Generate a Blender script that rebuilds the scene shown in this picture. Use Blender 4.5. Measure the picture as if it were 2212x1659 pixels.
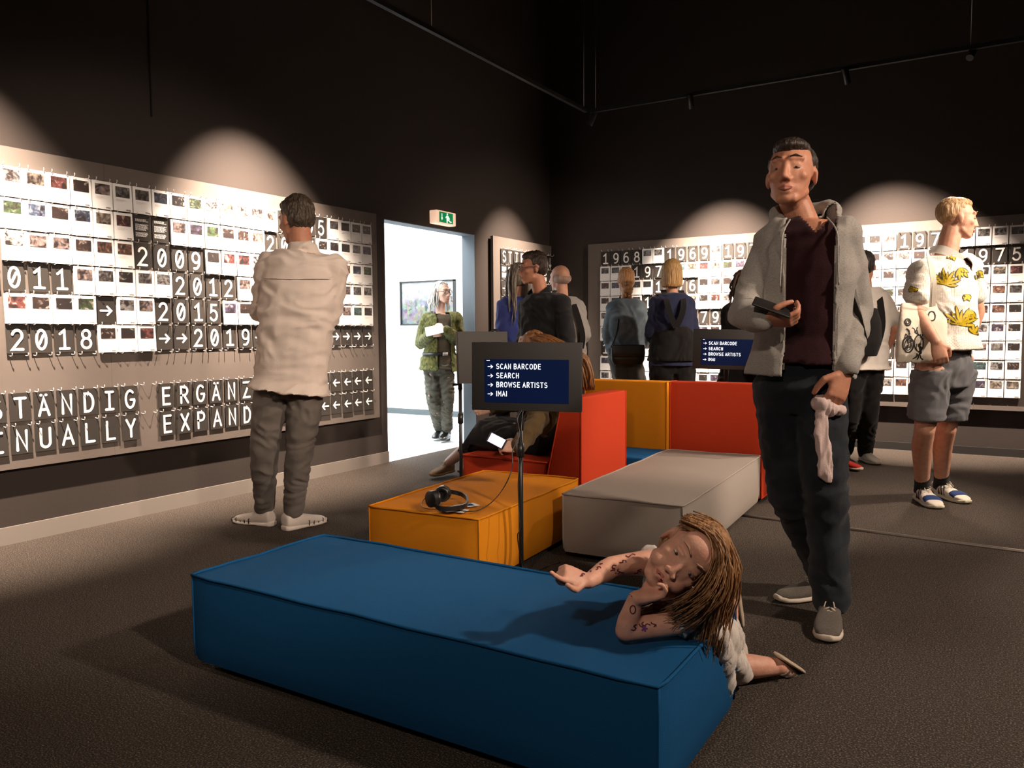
import bpy, bmesh, math, random
import numpy as np
from mathutils import Vector, Matrix, noise
for o in list(bpy.data.objects): bpy.data.objects.remove(o)
S = bpy.context.scene; C = S.collection
random.seed(7)
# ------------------------------------------------------------------ camera
FPX, W0, H0 = 1717.48, 2212, 1659
YAW, PIT, ROL, CH = math.radians(-31.6492), math.radians(-3.7267), math.radians(-0.3965), 1.10
_f = Vector((math.sin(YAW)*math.cos(PIT), math.cos(YAW)*math.cos(PIT), math.sin(PIT)))
_r0 = Vector((math.cos(YAW), -math.sin(YAW), 0)); _u0 = _r0.cross(_f)
_r = _r0*math.cos(ROL) + _u0*math.sin(ROL); _u = -_r0*math.sin(ROL) + _u0*math.cos(ROL)
CAM = Vector((0, 0, CH))
cd = bpy.data.cameras.new('camera'); cam = bpy.data.objects.new('camera', cd); C.objects.link(cam)
cd.sensor_width = 36; cd.lens = FPX*36/W0; cd.clip_start = 0.05
cam.matrix_world = Matrix(((_r.x, _u.x, -_f.x, 0), (_r.y, _u.y, -_f.y, 0), (_r.z, _u.z, -_f.z, CH), (0, 0, 0, 1)))
S.camera = cam
def ray(px, py): return _f + _r*((px-1106)/FPX) - _u*((py-829.5)/FPX)
def P(px, py, d): return CAM + ray(px, py)*d                 # survey helper: a sight line and a distance give a place in the room
def G(px, py, z=0.0): v = ray(px, py); return CAM + v*((z-CH)/v.z)
RT = Vector((math.cos(YAW), -math.sin(YAW), 0)); AW = Vector((math.sin(YAW), math.cos(YAW), 0)); UP = Vector((0, 0, 1))
def face(a):                                                  # horizontal heading: 0 towards the camera's place, 90 to its right
    a = math.radians(a); return -AW*math.cos(a) + RT*math.sin(a)
# ------------------------------------------------------------------ world, exposure
w = bpy.data.worlds.new('world'); S.world = w; w.use_nodes = True
w.node_tree.nodes['Background'].inputs[0].default_value = (0.008, 0.0065, 0.006, 1); w.node_tree.nodes['Background'].inputs[1].default_value = 1.0
S.view_settings.view_transform = 'Standard'; S.view_settings.look = 'None'; S.view_settings.gamma = 1.0
S.view_settings.use_curve_mapping = False; S.view_settings.exposure = 0.0
try:
    S.cycles.max_bounces = 6; S.cycles.diffuse_bounces = 3; S.cycles.glossy_bounces = 2; S.cycles.sample_clamp_indirect = 4
    S.cycles.caustics_reflective = False; S.cycles.caustics_refractive = False; S.cycles.use_denoising = True
except Exception: pass
XL, XW = -4.386, -4.441       # face of the left board, the wall behind it
YB, YW = 7.989, 8.046         # face of the back board, the wall behind it
WARM = (1.0, 0.80, 0.64)
def spot(name, loc, aim, power, cone, blend=0.25, col=WARM, rad=0.025):
    l = bpy.data.lights.new(name, 'SPOT'); l.energy = power; l.spot_size = math.radians(cone); l.spot_blend = blend
    l.color = col; l.shadow_soft_size = rad
    o = bpy.data.objects.new(name, l); C.objects.link(o); o.location = loc
    o.rotation_euler = (Vector(aim)-Vector(loc)).to_track_quat('-Z', 'Y').to_euler(); return o
# lamps of the room plus two added fill lamps: (place, aim, power, cone); a track fixture is built round each one further down
TZ = 3.08
LAMPS = [((-3.45, 3.55, TZ), (XL, 3.80, 1.40), 2300, 62), ((-3.45, 1.62, TZ), (XL, 1.85, 1.42), 2300, 62),
         ((-3.45, 7.05, TZ), (XL, 7.15, 1.25), 1300, 60), ((-3.45, -0.6, TZ), (XL, -0.5, 1.5), 1000, 56),
         ((-2.42, 7.02, TZ), (-2.42, YB, 1.25), 2700, 61), ((-1.12, 7.02, TZ), (-0.80, YB, 1.25), 2500, 62),
         ((0.75, 7.02, TZ), (0.95, YB, 1.4), 1100, 56), ((-0.27, 7.02, TZ+0.05), (-1.2, 4.6, 0.3), 260, 60),
         ((2.4, 5.4, TZ), (-0.4, 5.5, 1.1), 900, 44), ((2.4, 2.9, TZ), (-1.0, 3.1, 0.2), 620, 68),
         ((2.4, 0.6, TZ), (-3.3, 2.7, 0.9), 760, 36), ((-0.2, -1.2, TZ), (-0.9, 2.6, 0.9), 170, 60), ((2.4, 4.1, TZ), (-2.3, 6.3, 1.3), 620, 38)]  # front-track lamp and last right-track lamp are unseen fill, added for brightness
for i, (a, b, p, c) in enumerate(LAMPS): spot('spot_light', a, b, p, c, .85 if i < 7 else .5, WARM, .025 if i < 7 else .11)
# daylight-white ceiling lamp of the next room, and an added fill lamp
def area(name, loc, sx, sy, power, col):
    l = bpy.data.lights.new(name, 'AREA'); l.shape = 'RECTANGLE'; l.size = sx; l.size_y = sy; l.energy = power; l.color = col
    o = bpy.data.objects.new(name, l); C.objects.link(o); o.location = loc; return o
area('ceiling_lamp', (-6.6, 6.4, 3.3), 2.6, 3.2, 380, (0.93, 0.98, 1.0)); area('ceiling_lamp', (-5.4, 4.3, 3.3), 1.2, 1.8, 170, (0.97, 0.98, 1.0))  # second, smaller lamp added out of view to brighten the woman in the doorway
# ------------------------------------------------------------------ materials
def mat(name, col, rough=0.7, spec=0.3, bump=None, var=None, emit=None, metal=0, sheen=0, sss=0, coat=0):
    """bump=(scale, strength[, (sx,sy,sz)]); var=(scale, colour2, lo, hi)"""
    m = bpy.data.materials.new(name); m.use_nodes = True; nt = m.node_tree; b = nt.nodes['Principled BSDF']
    b.inputs['Base Color'].default_value = (*col, 1); b.inputs['Roughness'].default_value = rough
    b.inputs['Specular IOR Level'].default_value = spec; b.inputs['Metallic'].default_value = metal
    if sheen: b.inputs['Sheen Weight'].default_value = sheen; b.inputs['Sheen Roughness'].default_value = 0.5
    if sss: b.inputs['Subsurface Weight'].default_value = sss; b.inputs['Subsurface Radius'].default_value = (0.02, 0.008, 0.004); b.inputs['Subsurface Scale'].default_value = 0.5
    if coat: b.inputs['Coat Weight'].default_value = coat
    tc = None
    def coords(sc=(1, 1, 1)):
        t = nt.nodes.new('ShaderNodeTexCoord'); mp = nt.nodes.new('ShaderNodeMapping'); mp.inputs['Scale'].default_value = sc
        nt.links.new(t.outputs['Object'], mp.inputs[0]); return mp.outputs[0]
    if bump:
        n = nt.nodes.new('ShaderNodeTexNoise'); n.inputs['Scale'].default_value = bump[0]; n.inputs['Detail'].default_value = 4
        nt.links.new(coords(bump[2] if len(bump) > 2 else (1, 1, 1)), n.inputs['Vector'])
        bp = nt.nodes.new('ShaderNodeBump'); bp.inputs['Strength'].default_value = bump[1]; bp.inputs['Distance'].default_value = 0.01
        nt.links.new(n.outputs[0], bp.inputs['Height']); nt.links.new(bp.outputs[0], b.inputs['Normal'])
    if var:
        n = nt.nodes.new('ShaderNodeTexNoise'); n.inputs['Scale'].default_value = var[0]; n.inputs['Detail'].default_value = 3
        nt.links.new(coords(var[4] if len(var) > 4 else (1, 1, 1)), n.inputs['Vector'])
        r = nt.nodes.new('ShaderNodeValToRGB'); r.color_ramp.elements[0].position = var[2]; r.color_ramp.elements[1].position = var[3]
        r.color_ramp.elements[0].color = (*col, 1); r.color_ramp.elements[1].color = (*var[1], 1)
        nt.links.new(n.outputs[0], r.inputs[0]); nt.links.new(r.outputs[0], b.inputs['Base Color'])
    if emit:
        b.inputs['Emission Color'].default_value = (*emit[0], 1); b.inputs['Emission Strength'].default_value = emit[1]
    return m
M = {}
M['wall'] = mat('dark_wall_paint', (0.037, 0.029, 0.0255), 0.85, 0.2, (60, 0.08))
M['board'] = mat('grey_board', (0.108, 0.088, 0.076), 0.75, 0.25, (40, 0.06), (3.0, (0.122, 0.100, 0.087), 0.35, 0.7))
M['ceil'] = mat('black_ceiling', (0.010, 0.010, 0.010), 0.9, 0.1)
M['carpet'] = mat('brown_carpet', (0.050, 0.040, 0.033), 0.95, 0.1, (170, 1.0), (190, (0.26, 0.215, 0.18), 0.50, 0.78))
M['base'] = mat('taupe_skirting', (0.19, 0.165, 0.145), 0.6, 0.3)
M['bblack'] = mat('black_skirting', (0.018, 0.016, 0.015), 0.6, 0.3)
M['stone'] = mat('pale_stone', (0.50, 0.53, 0.53), 0.45, 0.4, None, (5, (0.60, 0.62, 0.62), 0.3, 0.7))
M['white'] = mat('white_wall', (0.85, 0.86, 0.86), 0.8, 0.2)
M['bgrey'] = mat('grey_skirting', (0.08, 0.095, 0.10), 0.6)
M['jamb'] = mat('slate_jamb', (0.11, 0.13, 0.15), 0.7)
M['paper'] = mat('white_card', (0.80, 0.785, 0.77), 0.6, 0.3)
M['card'] = mat('black_card', (0.030, 0.026, 0.023), 0.7, 0.2)
M['glyph'] = mat('white_print', (0.82, 0.80, 0.78), 0.6, 0.2)
M['ink'] = mat('dark_ink', (0.10, 0.07, 0.06), 0.7, 0.2)
M['hook'] = mat('white_hook', (0.75, 0.72, 0.70), 0.4, 0.5)
M['blackmetal'] = mat('black_metal', (0.012, 0.012, 0.012), 0.4, 0.5)
M['greymetal'] = mat('dark_grey_panel', (0.055, 0.050, 0.047), 0.65, 0.3)
M['steel'] = mat('steel', (0.5, 0.48, 0.45), 0.35, 0.5, metal=1)
M['screen'] = mat('blue_screen', (0.002, 0.004, 0.010), 0.3, 0.25, emit=((0.0008, 0.0045, 0.026), 1.0))
M['housing'] = mat('near_black_housing', (0.022, 0.020, 0.019), 0.6, 0.3)
M['screentext'] = mat('lit_text', (0.8, 0.85, 1.0), 0.5, emit=((0.86, 0.92, 1.0), 1.1))
M['plastic'] = mat('black_plastic', (0.010, 0.009, 0.009), 0.35, 0.5)
def fabric(name, col, c2=None):
    c2 = c2 or tuple(x*0.86 for x in col)
    return mat(name, col, 0.85, 0.15, (900, 0.35), (700, c2, 0.35, 0.65))
M['blue'] = fabric('blue_felt', (0.006, 0.080, 0.215))
M['yellow'] = fabric('yellow_felt', (0.58, 0.20, 0.006))
M['grey'] = fabric('grey_felt', (0.33, 0.285, 0.25))
M['red'] = fabric('red_felt', (0.50, 0.046, 0.014))
def darker(k, f=0.35):
    n = k+'_seam'
    if n not in M:
        c = M[k].node_tree.nodes['Principled BSDF'].inputs['Base Color'].default_value
        M[n] = mat(n, tuple(x*f for x in c[:3]), 0.9, 0.1)
    return M[n]
# ------------------------------------------------------------------ object helpers
def tag(o, label=None, cat=None, group=None, kind=None):
    if label: o['label'] = label
    if cat: o['category'] = cat
    if group: o['group'] = group
    if kind: o['kind'] = kind
    return o
ROOTM = {}
def link(name, me, m, parent=None, smooth=True):
    o = bpy.data.objects.new(name, me); C.objects.link(o)
    if m is not None:
        me.materials.clear(); me.materials.append(m)
    if smooth and len(me.polygons): me.polygons.foreach_set('use_smooth', [True]*len(me.polygons))
    if parent is not None:
        o.parent = parent
        o.matrix_parent_inverse = parent_world(parent).inverted()
    return o
def parent_world(o):
    if o.parent is None: return o.matrix_basis.copy()
    return parent_world(o.parent) @ o.matrix_parent_inverse @ o.matrix_basis
def obj(name, bm, m, parent=None, smooth=True, angle=None):
    me = bpy.data.meshes.new(name); bm.normal_update(); bm.to_mesh(me); bm.free()
    o = link(name, me, m, parent, smooth)
    if smooth and angle: 
        try: me.set_sharp_from_angle(angle=math.radians(angle))
        except Exception: pass
    return o
def empty(name, loc, label, cat, group=None):
    o = bpy.data.objects.new(name, None); C.objects.link(o); o.location = loc; o.empty_display_size = 0.1
    return tag(o, label, cat, group)
def arr_obj(name, V, Fc, m, parent=None, smooth=True):
    me = bpy.data.meshes.new(name); me.from_pydata([tuple(v) for v in V], [], Fc); me.update()
    return link(name, me, m, parent, smooth)
def box(bm, x0, x1, y0, y1, z0, z1, M4=None):
    vs = [bm.verts.new((x, y, z)) for x in (x0, x1) for y in (y0, y1) for z in (z0, z1)]
    for f in ((0, 1, 3, 2), (4, 6, 7, 5), (0, 4, 5, 1), (2, 3, 7, 6), (0, 2, 6, 4), (1, 5, 7, 3)): bm.faces.new([vs[i] for i in f])
    if M4 is not None: bmesh.ops.transform(bm, matrix=M4, verts=vs)
    return vs
def bevel(bm, wd, seg=2):
    bmesh.ops.recalc_face_normals(bm, faces=bm.faces)
    bmesh.ops.bevel(bm, geom=list(bm.edges), offset=wd, segments=seg, affect='EDGES', profile=0.5, clamp_overlap=True)
def bbox(name, x0, x1, y0, y1, z0, z1, m, parent=None, bev=0.0, seg=2, M4=None, smooth=False):
    bm = bmesh.new(); box(bm, x0, x1, y0, y1, z0, z1, M4)
    bmesh.ops.recalc_face_normals(bm, faces=bm.faces)
    if bev: bevel(bm, bev, seg)
    return obj(name, bm, m, parent, smooth, 40 if smooth else None)
def tube(bm, pts, r, n=8, closed=False, cap=True):
    pts = [Vector(p) for p in pts]; N = len(pts); rings = []
    prev = None
    for i, p in enumerate(pts):
        if closed: t = pts[(i+1) % N]-pts[i-1]
        else: t = pts[min(i+1, N-1)]-pts[max(i-1, 0)]
        t.normalize()
        a = prev if prev is not None else (Vector((0, 0, 1)) if abs(t.z) < 0.9 else Vector((1, 0, 0)))
        x = a - t*a.dot(t)
        if x.length < 1e-5: x = t.orthogonal()
        x.normalize(); y = t.cross(x); prev = x
        rr = r[i] if isinstance(r, (list, tuple)) else r
        rings.append([bm.verts.new(p + x*math.cos(2*math.pi*k/n)*rr + y*math.sin(2*math.pi*k/n)*rr) for k in range(n)])
    for i in range(N-1 + (1 if closed else 0)):
        A, B = rings[i], rings[(i+1) % N]
        for k in range(n): bm.faces.new((A[k], A[(k+1) % n], B[(k+1) % n], B[k]))
    if cap and not closed:
        bm.faces.new(rings[0][::-1]); bm.faces.new(rings[-1])
    return rings
def tubeobj(name, pts, r, m, parent=None, n=8, closed=False):
    bm = bmesh.new(); tube(bm, pts, r, n, closed); return obj(name, bm, m, parent)
def spline(pts, k=6):
    pts = [Vector(p) for p in pts]; out = []
    for i in range(len(pts)-1):
        p0, p1, p2, p3 = pts[max(i-1, 0)], pts[i], pts[i+1], pts[min(i+2, len(pts)-1)]
        for j in range(k):
            t = j/k; out.append(0.5*((2*p1)+(-p0+p2)*t+(2*p0-5*p1+4*p2-p3)*t*t+(-p0+3*p1-3*p2+p3)*t**3))
    out.append(pts[-1]); return out
# ------------------------------------------------------------------ the room shell
def prism(name, prof, a, b, axis, m, kind='structure'):
    """prof: 2-D outline; axis 'x': (y,z) extruded a..b in x; axis 'y': (x,z) extruded in y"""
    bm = bmesh.new()
    mk = (lambda u, v, t: (t, u, v)) if axis == 'x' else (lambda u, v, t: (u, t, v))
    A = [bm.verts.new(mk(u, v, a)) for u, v in prof]; B = [bm.verts.new(mk(u, v, b)) for u, v in prof]
    bm.faces.new(A); bm.faces.new(B[::-1])
    for i in range(len(prof)): bm.faces.new((A[i], A[(i+1) % len(prof)], B[(i+1) % len(prof)], B[i]))
    bmesh.ops.recalc_face_normals(bm, faces=bm.faces)
    o = obj(name, bm, m, None, False)
    if kind: o['kind'] = kind
    return o
CE = 5.2
DY0, DY1, DZ = 5.18, 6.53, 2.058
prism('wall_left', [(-3, 0), (DY0, 0), (DY0, DZ), (DY1, DZ), (DY1, 0), (YW+.2, 0), (YW+.2, CE), (-3, CE)], XW-.15, XW, 'x', M['wall'])
prism('wall_back', [(XW, 0), (3.4, 0), (3.4, CE), (XW, CE)], YW, YW+.15, 'y', M['wall'])
prism('wall_right', [(-3, 0), (YW, 0), (YW, CE), (-3, CE)], 3.4, 3.55, 'x', M['wall'])
prism('wall_front', [(XW, 0), (3.4, 0), (3.4, CE), (XW, CE)], -3.15, -3, 'y', M['wall'])
tag(bbox('floor', XW-.002, 3.4, -3, YW, -.1, 0, M['carpet']), kind='structure')
tag(bbox('ceiling', XW-.15, 3.55, -3.15, YW+.15, CE, CE+.1, M['ceil']), kind='structure')
# slate lining of the door opening
prism('door_1', [(DY0-.0, 0), (DY0+.006, 0), (DY0+.006, DZ-.006), (DY1-.006, DZ-.006), (DY1-.006, 0), (DY1, 0), (DY1, DZ), (DY0, DZ)], XW-.152, XW-.004, 'x', M['jamb'])
tag(bbox('baseboard_left', XW, XW+.012, -3, DY0-.0, 0, .093, M['base']), kind='structure')
tag(bbox('baseboard_leftend', XW, XW+.012, DY1, YW, 0, .093, M['base']), kind='structure').name = 'baseboard_left_end'
tag(bbox('baseboard_back', XW+.02, 3.4, YW-.03, YW, 0, .068, M['bblack']), kind='structure')
tag(bbox('trim_1', XW-.001, XW+.004, 3.045, 3.055, 2.42, CE, M['ceil']), kind='structure')
# next room
NY = 8.407
tag(bbox('floor_next', -9, XW-.002, 3.0, NY, -.1, 0.0, M['stone']), kind='structure').name = 'floor_next_room'
prism('wall_nextback', [(-9, 0), (XW-.15, 0), (XW-.15, 3.5), (-9, 3.5)], NY, NY+.1, 'y', M['white']).name = 'wall_next_back'
prism('wall_nextleft', [(3.0, 0), (NY, 0), (NY, 3.5), (3.0, 3.5)], -9.1, -9, 'x', M['white']).name = 'wall_next_left'
prism('wall_nextfront', [(-9, 0), (XW-.15, 0), (XW-.15, 3.5), (-9, 3.5)], 2.9, 3.0, 'y', M['white']).name = 'wall_next_front'
tag(bbox('ceiling_nextroom', -9.1, XW-.15, 2.9, NY+.1, 3.5, 3.6, M['white']), kind='structure').name = 'ceiling_next_room'
prism('wall_nextright', [(3.0, 0), (DY0, 0), (DY0, DZ), (DY1, DZ), (DY1, 0), (NY, 0), (NY, 3.5), (3.0, 3.5)], XW-.162, XW-.153, 'x', M['white']).name = 'wall_next_right'
tag(bbox('baseboard_nextroom', -9, XW-.17, NY-.015, NY, 0, .075, M['bgrey']), kind='structure').name = 'baseboard_next_room'
bm = bmesh.new()                                              # thin dark joints of the stone slabs
for k in range(6): box(bm, -9, XW-.16, 3.6+k*.9, 3.606+k*.9, -.001, .0012)
tag(obj('trim_2', bm, M['bgrey'], None, False), kind='structure')
# metal seam across the carpet
o = tubeobj('trim_3', [(-1.75, 4.70, .004), (-.6, 4.645, .004), (.4, 4.575, .004), (1.6, 4.49, .004)], .011, mat('seam_metal', (.20, .17, .15), .35, .5, metal=.6)); tag(o, kind='structure')
# ------------------------------------------------------------------ lettering: monoline strokes with round ends
def arc(cx, cy, rx, ry, a0, a1, n=14):
    return [(cx+rx*math.cos(math.radians(a0+(a1-a0)*i/n)), cy+ry*math.sin(math.radians(a0+(a1-a0)*i/n))) for i in range(n+1)]
GL = {
 '0': [arc(.3, .5, .25, .5, 0, 360, 28), [(.19, .27), (.41, .73)]], '1': [[(.08, .80), (.32, 1), (.32, 0)], [(.06, 0), (.56, 0)]],
 '2': [arc(.29, .72, .24, .28, 165, -30, 14)+[(.04, 0), (.56, 0)]], '3': [arc(.27, .75, .22, .25, 150, -90)+arc(.27, .26, .26, .26, 90, -150)],
 '4': [[(.42, 0), (.42, 1), (.04, .28), (.58, .28)]], '5': [[(.50, 1), (.14, 1), (.10, .56)]+arc(.28, .32, .26, .32, 125, -150)],
 '6': [arc(.30, .31, .25, .31, 0, 360, 24), [(.05, .33)]+arc(.36, .5, .31, .5, 165, 75, 10)], '7': [[(.04, 1), (.56, 1), (.22, 0)]],
 '8': [arc(.30, .27, .26, .27, 0, 360, 24), arc(.30, .76, .21, .23, 0, 360, 24)], '9': [arc(.30, .69, .25, .31, 0, 360, 24), [(.55, .67)]+arc(.24, .5, .31, .5, -15, -105, 10)],
 'A': [[(.02, 0), (.30, 1), (.58, 0)], [(.12, .33), (.48, .33)]], 'B': [[(.08, 0), (.08, 1), (.32, 1)]+arc(.32, .76, .20, .24, 90, -90, 10)+[(.08, .52)], [(.3, .52)]+arc(.32, .26, .24, .26, 90, -90, 10)+[(.08, 0)]],
 'C': [arc(.32, .5, .27, .5, 48, 312, 22)], 'D': [[(.08, 0), (.08, 1), (.26, 1)]+arc(.26, .5, .30, .5, 90, -90, 16)+[(.08, 0)]],
 'E': [[(.54, 1), (.10, 1), (.10, 0), (.54, 0)], [(.10, .52), (.48, .52)]], 'F': [[(.54, 1), (.10, 1), (.10, 0)], [(.10, .52), (.48, .52)]],
 'G': [arc(.32, .5, .27, .5, 50, 350, 24)+[(.57, .46), (.36, .46)]], 'H': [[(.07, 0), (.07, 1)], [(.53, 0), (.53, 1)], [(.07, .52), (.53, .52)]],
 'I': [[(.30, 0), (.30, 1)], [(.08, 1), (.52, 1)], [(.08, 0), (.52, 0)]], 'i': [[(.06, 0), (.06, 1)]], 'L': [[(.10, 1), (.10, 0), (.54, 0)]],
 'M': [[(.05, 0), (.05, 1), (.34, .38), (.63, 1), (.63, 0)]], 'N': [[(.07, 0), (.07, 1), (.53, 0), (.53, 1)]], 'O': [arc(.33, .5, .30, .5, 0, 360, 28)],
 'P': [[(.08, 0), (.08, 1), (.30, 1)]+arc(.30, .74, .23, .26, 90, -90, 10)+[(.08, .48)]], 'R': [[(.08, 0), (.08, 1), (.30, 1)]+arc(.30, .74, .23, .26, 90, -90, 10)+[(.08, .48)], [(.28, .48), (.56, 0)]],
 'S': [arc(.30, .745, .23, .255, 38, 250, 14)+arc(.30, .26, .25, .26, 80, -145, 14)], 'T': [[(.30, 0), (.30, 1)], [(.03, 1), (.57, 1)]],
 'U': [[(.06, 1)]+arc(.30, .26, .24, .26, 180, 360, 14)+[(.54, 1)]], 'W': [[(.02, 1), (.20, 0), (.39, .8), (.58, 0), (.76, 1)]],
 'X': [[(.05, 0), (.55, 1)], [(.05, 1), (.55, 0)]], 'Y': [[(.04, 1), (.30, .46), (.56, 1)], [(.30, .46), (.30, 0)]], 'Z': [[(.05, 1), (.55, 1), (.05, 0), (.55, 0)]],
 '>': [[(-.02, .5), (.62, .5)], [(.38, .74), (.62, .5), (.38, .26)]], '<': [[(.62, .5), (-.02, .5)], [(.22, .74), (-.02, .5), (.22, .26)]],
 'v': [[(.30, 1), (.30, 0)], [(.08, .26), (.30, 0), (.52, .26)]], '/': [[(.05, 0), (.50, .62)], [(.05, 0), (.56, 0)]],
}
GL['a'] = [s for s in GL['A']] + [[(.15, 1.17), (.17, 1.17)], [(.43, 1.17), (.45, 1.17)]]
GW = {'i': .12, 'M': .68, 'W': .78, 'O': .66, ' ': .32}
def ribbon(bm, pts, wd, z, M4=None):
    """one stroke as a flat strip with mitred joints and round ends"""
    pts = [Vector((p[0], p[1])) for p in pts]
    closed = (pts[0]-pts[-1]).length < 1e-4 and len(pts) > 3
    if closed: pts = pts[:-1]
    N = len(pts); L, R = [], []; h = wd/2; vs = []
    for i in range(N):
        a = pts[i-1] if (i > 0 or closed) else None; b = pts[(i+1) % N] if (i < N-1 or closed) else None
        d1 = (pts[i]-a).normalized() if a is not None else None; d2 = (b-pts[i]).normalized() if b is not None else None
        if d1 is None: d1 = d2
        if d2 is None: d2 = d1
        t = (d1+d2)
        t = t.normalized() if t.length > 1e-4 else d1
        n = Vector((-t.y, t.x)); c = max(0.45, n.dot(Vector((-d1.y, d1.x))))
        L.append(bm.verts.new((*(pts[i]+n*h/c), z))); R.append(bm.verts.new((*(pts[i]-n*h/c), z)))
    vs += L+R
    for i in range(N-1+(1 if closed else 0)): j = (i+1) % N; bm.faces.new((R[i], R[j], L[j], L[i]))
    if not closed:
        for (p, q, Lv, Rv) in ((pts[0], pts[1], L[0], R[0]), (pts[-1], pts[-2], R[-1], L[-1])):
            d = (p-q).normalized(); n = Vector((-d.y, d.x)); fan = []
            for k in range(1, 6):
                a = math.pi*k/6; fan.append(bm.verts.new((*(p + n*h*math.cos(a)*(-1) + d*h*math.sin(a)), z)))
            # from the vertex on the -n side round to the one on the +n side
            s, e = (Lv, Rv) if (Vector((Lv.co.x, Lv.co.y))-p).dot(n) < 0 else (Rv, Lv)
            bm.faces.new([s]+fan+[e]); vs += fan
    if M4 is not None: bmesh.ops.transform(bm, matrix=M4, verts=vs)
def glyph_bm(bm, ch, x, y, h, wd, z, M4=None):
    for k, st in enumerate(GL[ch]):
        ribbon(bm, [(x+p[0]*h, y+p[1]*h) for p in st], wd, z+.00025*k, M4)
    return GW.get(ch, .60)*h
def text_bm(bm, s, x, y, h, wd, z, gap=.17, M4=None):
    for ch in s:
        if ch == ' ': x += .36*h; continue
        x += glyph_bm(bm, ch, x, y, h, wd, z, M4)+gap*h
    return x
# ------------------------------------------------------------------ boards, hooks and cards
PX, PZ = 0.1223, 0.1626
BL = Matrix(((0, 0, 1, XL), (1, 0, 0, 0), (0, 1, 0, 0), (0, 0, 0, 1)))        # card frame: x right, y up, z out of the wall
BB = Matrix(((1, 0, 0, 0), (0, 0, -1, YB), (0, 1, 0, 0), (0, 0, 0, 1)))
def board(name, F, x0, x1, z0, z1, label, joints):
    """panels of 3.5 cm hung in front of the wall, fine butt joints between them"""
    root = bpy.data.objects.new(name, None); C.objects.link(root); root.matrix_world = F; root.matrix_basis = F
    tag(root, label, 'display board')
    xs = [x0]+joints+[x1]
    for a, b in zip(xs[:-1], xs[1:]):
        bm = bmesh.new(); box(bm, a+.0006, b-.0006, z0, z1, -.032, 0); bmesh.ops.recalc_face_normals(bm, faces=bm.faces)
        o = bpy.data.objects.new('panel', None) if False else obj('panel', bm, M['board'], None, False); o.parent = root
    return root
bl = board('display_board', BL, -2.4, 5.02, .403, 2.072, 'long grey display board of photo cards and year numbers on the left wall', [-.9, .75, 2.70, 3.95])
bs = board('display_board', BL, 6.772, 7.985, .403, 2.070, 'narrow grey display board with the letters STIFTUNG beyond the doorway', [])
bb = board('display_board', BB, -3.925, 2.9, .400, 2.060, 'wide grey display board on the back wall starting with the year 1968', [-2.7, -1.45, -.2, 1.05])
def bmesh_mesh(name, bm, m):
    me = bpy.data.meshes.new(name); bm.normal_update(); bm.to_mesh(me); bm.free(); me.materials.append(m); return me
def slab(x0, x1, y0, y1, z0, z1, lean=0.0):
    bm = bmesh.new(); vs = box(bm, x0, x1, y0, y1, z0, z1)
    for v in vs:
        if v.co.y < (y0+y1)/2: v.co.z += lean
    bmesh.ops.recalc_face_normals(bm, faces=bm.faces); return bm
me_paper = [bmesh_mesh('paper_card', slab(-.0578, .0578, -.1555+dy, 0, .010, .010+t, le), M['paper']) for dy, t, le in ((0, .012, .004), (.001, .009, .008), (-.0005, .015, .001))]
me_black = [bmesh_mesh('black_card', slab(-.0535, .0535, -.149, 0, .006, .009, le), M['card']) for le in (.003, .007, .001)]
# small pictures: dark ground, a tint per card (object colour) and a random blotch
def picture_mat():
    m = bpy.data.materials.new('printed_picture'); m.use_nodes = True; nt = m.node_tree; b = nt.nodes['Principled BSDF']; b.inputs['Roughness'].default_value = .5
    oi = nt.nodes.new('ShaderNodeObjectInfo'); tc = nt.nodes.new('ShaderNodeTexCoord')
    n = nt.nodes.new('ShaderNodeTexNoise'); n.noise_dimensions = '4D'; n.inputs['Scale'].default_value = 28; n.inputs['Detail'].default_value = 3; n.inputs['Distortion'].default_value = 1.2
    mu = nt.nodes.new('ShaderNodeMath'); mu.operation = 'MULTIPLY'; mu.inputs[1].default_value = 97
    nt.links.new(oi.outputs['Random'], mu.inputs[0]); nt.links.new(mu.outputs[0], n.inputs['W']); nt.links.new(tc.outputs['Object'], n.inputs['Vector'])
    r = nt.nodes.new('ShaderNodeValToRGB'); e = r.color_ramp.elements; e[0].position = .40; e[0].color = (0, 0, 0, 1); e[1].position = .56; e[1].color = (1, 1, 1, 1)
    r2 = nt.nodes.new('ShaderNodeValToRGB'); e = r2.color_ramp.elements; e[0].position = .58; e[0].color = (0, 0, 0, 1); e[1].position = .70; e[1].color = (1, 1, 1, 1)
    nt.links.new(n.outputs[0], r.inputs[0]); nt.links.new(n.outputs[0], r2.inputs[0])
    m1 = nt.nodes.new('ShaderNodeMix'); m1.data_type = 'RGBA'; m1.inputs['A'].default_value = (.016, .010, .010, 1)
    nt.links.new(r.outputs[0], m1.inputs['Factor']); nt.links.new(oi.outputs['Color'], m1.inputs['B'])
    m2 = nt.nodes.new('ShaderNodeMix'); m2.data_type = 'RGBA'; m2.inputs['B'].default_value = (.30, .26, .23, 1)
    nt.links.new(r2.outputs[0], m2.inputs['Factor']); nt.links.new(m1.outputs['Result'], m2.inputs['A']); nt.links.new(m2.outputs['Result'], b.inputs['Base Color'])
    return m
M['pic'] = picture_mat()
def quad(bm, x0, x1, y0, y1, z): bm.faces.new([bm.verts.new(p) for p in ((x0, y0, z), (x1, y0, z), (x1, y1, z), (x0, y1, z))])
def pic_mesh(t, le):
    bm = bmesh.new(); zz = .0108+t+le*.7; box(bm, -.043, .043, -.076, -.016, zz-.001, zz); bmesh.ops.recalc_face_normals(bm, faces=bm.faces); return bmesh_mesh('picture', bm, M['pic'])
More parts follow.
